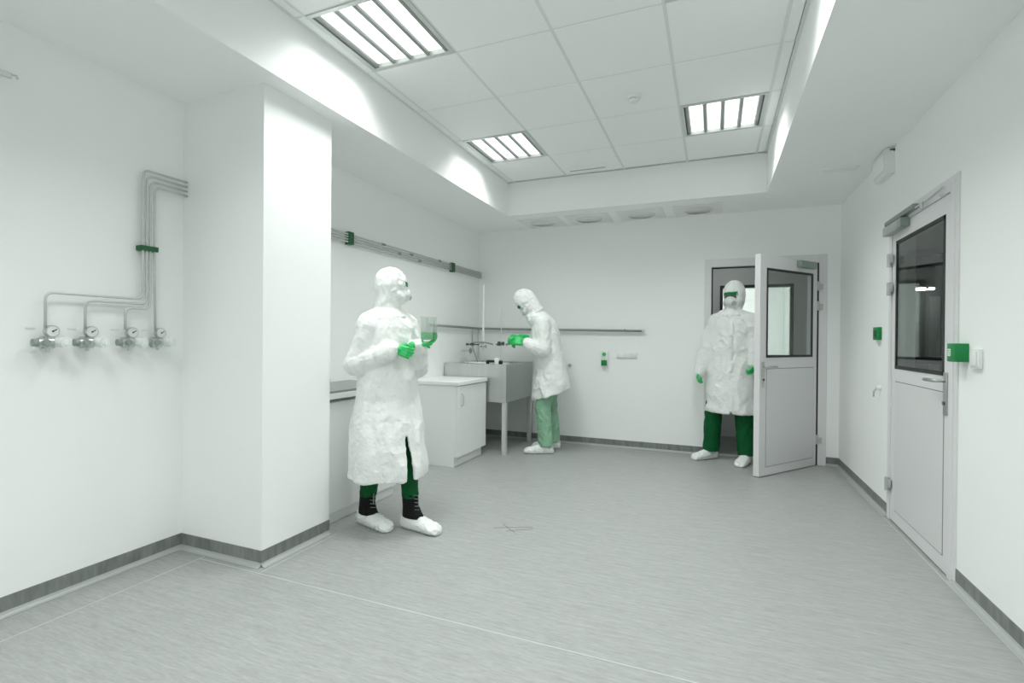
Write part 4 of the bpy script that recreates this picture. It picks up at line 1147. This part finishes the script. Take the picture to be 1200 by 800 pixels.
g.loft([(-0.11, 0.01, 0.90, 0.175, 0.225, 0.08), (-0.10, 0.01, 1.02, 0.165, 0.215, 0.12), (-0.075, 0.01, 1.15, 0.160, 0.210, 0.18), (-0.055, 0.01, 1.28, 0.160, 0.205, 0.28), (-0.035, 0.01, 1.38, 0.140, 0.190, 0.38), (-0.005, 0.015, 1.46, 0.105, 0.140, 0.45), (0.03, 0.02, 1.52, 0.075, 0.09, 0.5)], n=32)
g.capsule((-0.03, -0.05, 1.43), 0.085, P2['shR'], 0.08); g.capsule((-0.03, 0.05, 1.43), 0.085, P2['shL'], 0.08)
sleeve(g, P2['shR'], P2['elR'], P2['wrR'], (0.080, 0.078, 0.044)); sleeve(g, P2['shL'], P2['elL'], P2['wrL'], (0.085, 0.085, 0.045))
gc = math.radians(-20)
g.shell([(-0.125, 0.01, 0.64, 0.205, 0.250, gc, 0.0, 0.030, 0.36), (-0.122, 0.01, 0.70, 0.202, 0.247, gc, 0.0, 0.024, 0.32), (-0.118, 0.01, 0.78, 0.192, 0.240, gc, 0.0, 0.018, 0.26), (-0.113, 0.01, 0.86, 0.182, 0.232, gc, 0.0, 0.010, 0.18), (-0.108, 0.01, 0.95, 0.172, 0.222, gc, 0.0, 0.0, 0.08)], th=0.020, n=90)
ct = organic(g, 'coat', M['coat'], p2, 0.0072, 3, folds=FOLD, seed=12.3)
g = G().chain([V((0.045 + 0.07 * math.cos(a), 0.02 + 0.085 * math.sin(a), 1.54 - 0.05 * math.cos(a))) for a in [2 * PI * k / 16 for k in range(17)]], [0.014] * 17, 8)
organic(g, 'collar', M['coat'], ct, 0.005, 3)
head_gear(p2, P2['head'], P2['headyaw'], P2['headpitch'], 1.05, P2['neck'], 9.4, filt='front')
for s, sd in (('R', 3.0), ('L', 4.0)): overshoe(p2, P2['an' + s], P2['foot' + s], 0.32, sd, top=0.10)
hand('glove', (0.20, 0.0, 1.262), (0.85, 0.40, 0.10), (-0.1, 0.1, 0.98), 1, 0.85, M['brightgreen'], p2, 1.3, 0.6, 0.04)
hand('glove', (0.165, 0.148, 1.205), (0.95, -0.10, 0.18), (-0.1, 0.80, 0.55), -1, 1.0, M['brightgreen'], p2, 1.3, 0.6, 0.04)

# ---------------------------------------------------------------- person 3: in the doorway
P3 = dict(head=(-0.01, 0.02, 1.715), headyaw=-0.22, headpitch=-0.16, neck=(-0.02, 0.0, 1.56), chest=(-0.02, 0, 1.38),
          shR=(-0.02, -0.165, 1.445), shL=(-0.02, 0.165, 1.445), elR=(0.00, -0.235, 1.17), elL=(0.0, 0.235, 1.18),
          wrR=(0.075, -0.29, 0.905), wrL=(0.06, 0.225, 1.015), hip=(-0.02, 0, 0.96),
          knR=(0.0, -0.17, 0.53), knL=(0.0, 0.125, 0.53), anR=(-0.02, -0.20, 0.08), anL=(-0.02, 0.15, 0.08), footR=(0.85, -0.52, 0), footL=(1, -0.1, 0))
C3 = (0.165, 5.60, 0)
p3 = body_mesh('person', P3, C3, math.radians(255), M['skin'])
tag(p3, 'person in white hooded coat and dark green trousers standing in the open doorway', 'person')
trousers(p3, P3, (0.095, 0.085, 0.080), 0.085, M['darkgreen'], 18.0)
g = G()
g.loft([(-0.02, 0, 0.88, 0.165, 0.245), (-0.02, 0, 1.02, 0.155, 0.235), (-0.02, 0, 1.16, 0.152, 0.228), (-0.02, 0, 1.30, 0.148, 0.225), (-0.02, 0, 1.41, 0.130, 0.205), (-0.02, 0, 1.49, 0.10, 0.150), (-0.02, 0, 1.54, 0.08, 0.095)], n=32)
g.capsule((-0.02, -0.05, 1.485), 0.085, P3['shR'], 0.08); g.capsule((-0.02, 0.05, 1.485), 0.085, P3['shL'], 0.08)
sleeve(g, P3['shR'], P3['elR'], P3['wrR'], (0.082, 0.072, 0.052)); sleeve(g, P3['shL'], P3['elL'], P3['wrL'], (0.084, 0.074, 0.052))
gc = math.radians(10)
g.shell([(-0.02, 0.0, 0.505, 0.195, 0.25, gc, 0.035, 0.030, 0), (-0.02, 0.0, 0.58, 0.190, 0.248, gc, 0.01, 0.026, 0), (-0.02, 0, 0.68, 0.185, 0.245, gc, 0.0, 0.02, 0), (-0.02, 0, 0.78, 0.178, 0.24, gc, 0.0, 0.012, 0), (-0.02, 0, 0.92, 0.162, 0.23, gc, 0.0, 0.0, 0)], th=0.020, n=90)
for k in range(7):                                       # overlapping front placket
    z = 1.42 - k * 0.12
    g.capsule((0.128 if k else 0.10, 0.03, z), 0.012, (0.140, 0.03, z - 0.12), 0.012, 8)
ct = organic(g, 'coat', M['coat'], p3, 0.0072, 3, folds=FOLD, seed=22.3)
g = G().chain([V((-0.01 + 0.08 * math.cos(a), 0.09 * math.sin(a), 1.53 - 0.02 * math.cos(a))) for a in [2 * PI * k / 16 for k in range(17)]], [0.015] * 17, 8)
organic(g, 'collar', M['coat'], ct, 0.005, 3)
head_gear(p3, P3['head'], P3['headyaw'], P3['headpitch'], 1.08, P3['neck'], 15.4, filt='side')
for s, sd in (('R', 13.0), ('L', 14.0)): overshoe(p3, P3['an' + s], P3['foot' + s], 0.31, sd, top=0.13, w_=0.058)
hand('glove', (0.078, -0.296, 0.925), (0.30, -0.18, -0.92), (0.25, -0.93, 0.1), -1, 0.75, M['brightgreen'], p3, 0.9, 0.4, 0.02)
hand('glove', (0.060, 0.225, 1.03), (0.35, -0.05, -0.93), (0.25, 0.93, 0.1), 1, 0.75, M['brightgreen'], p3, 0.9, 0.4, 0.02)
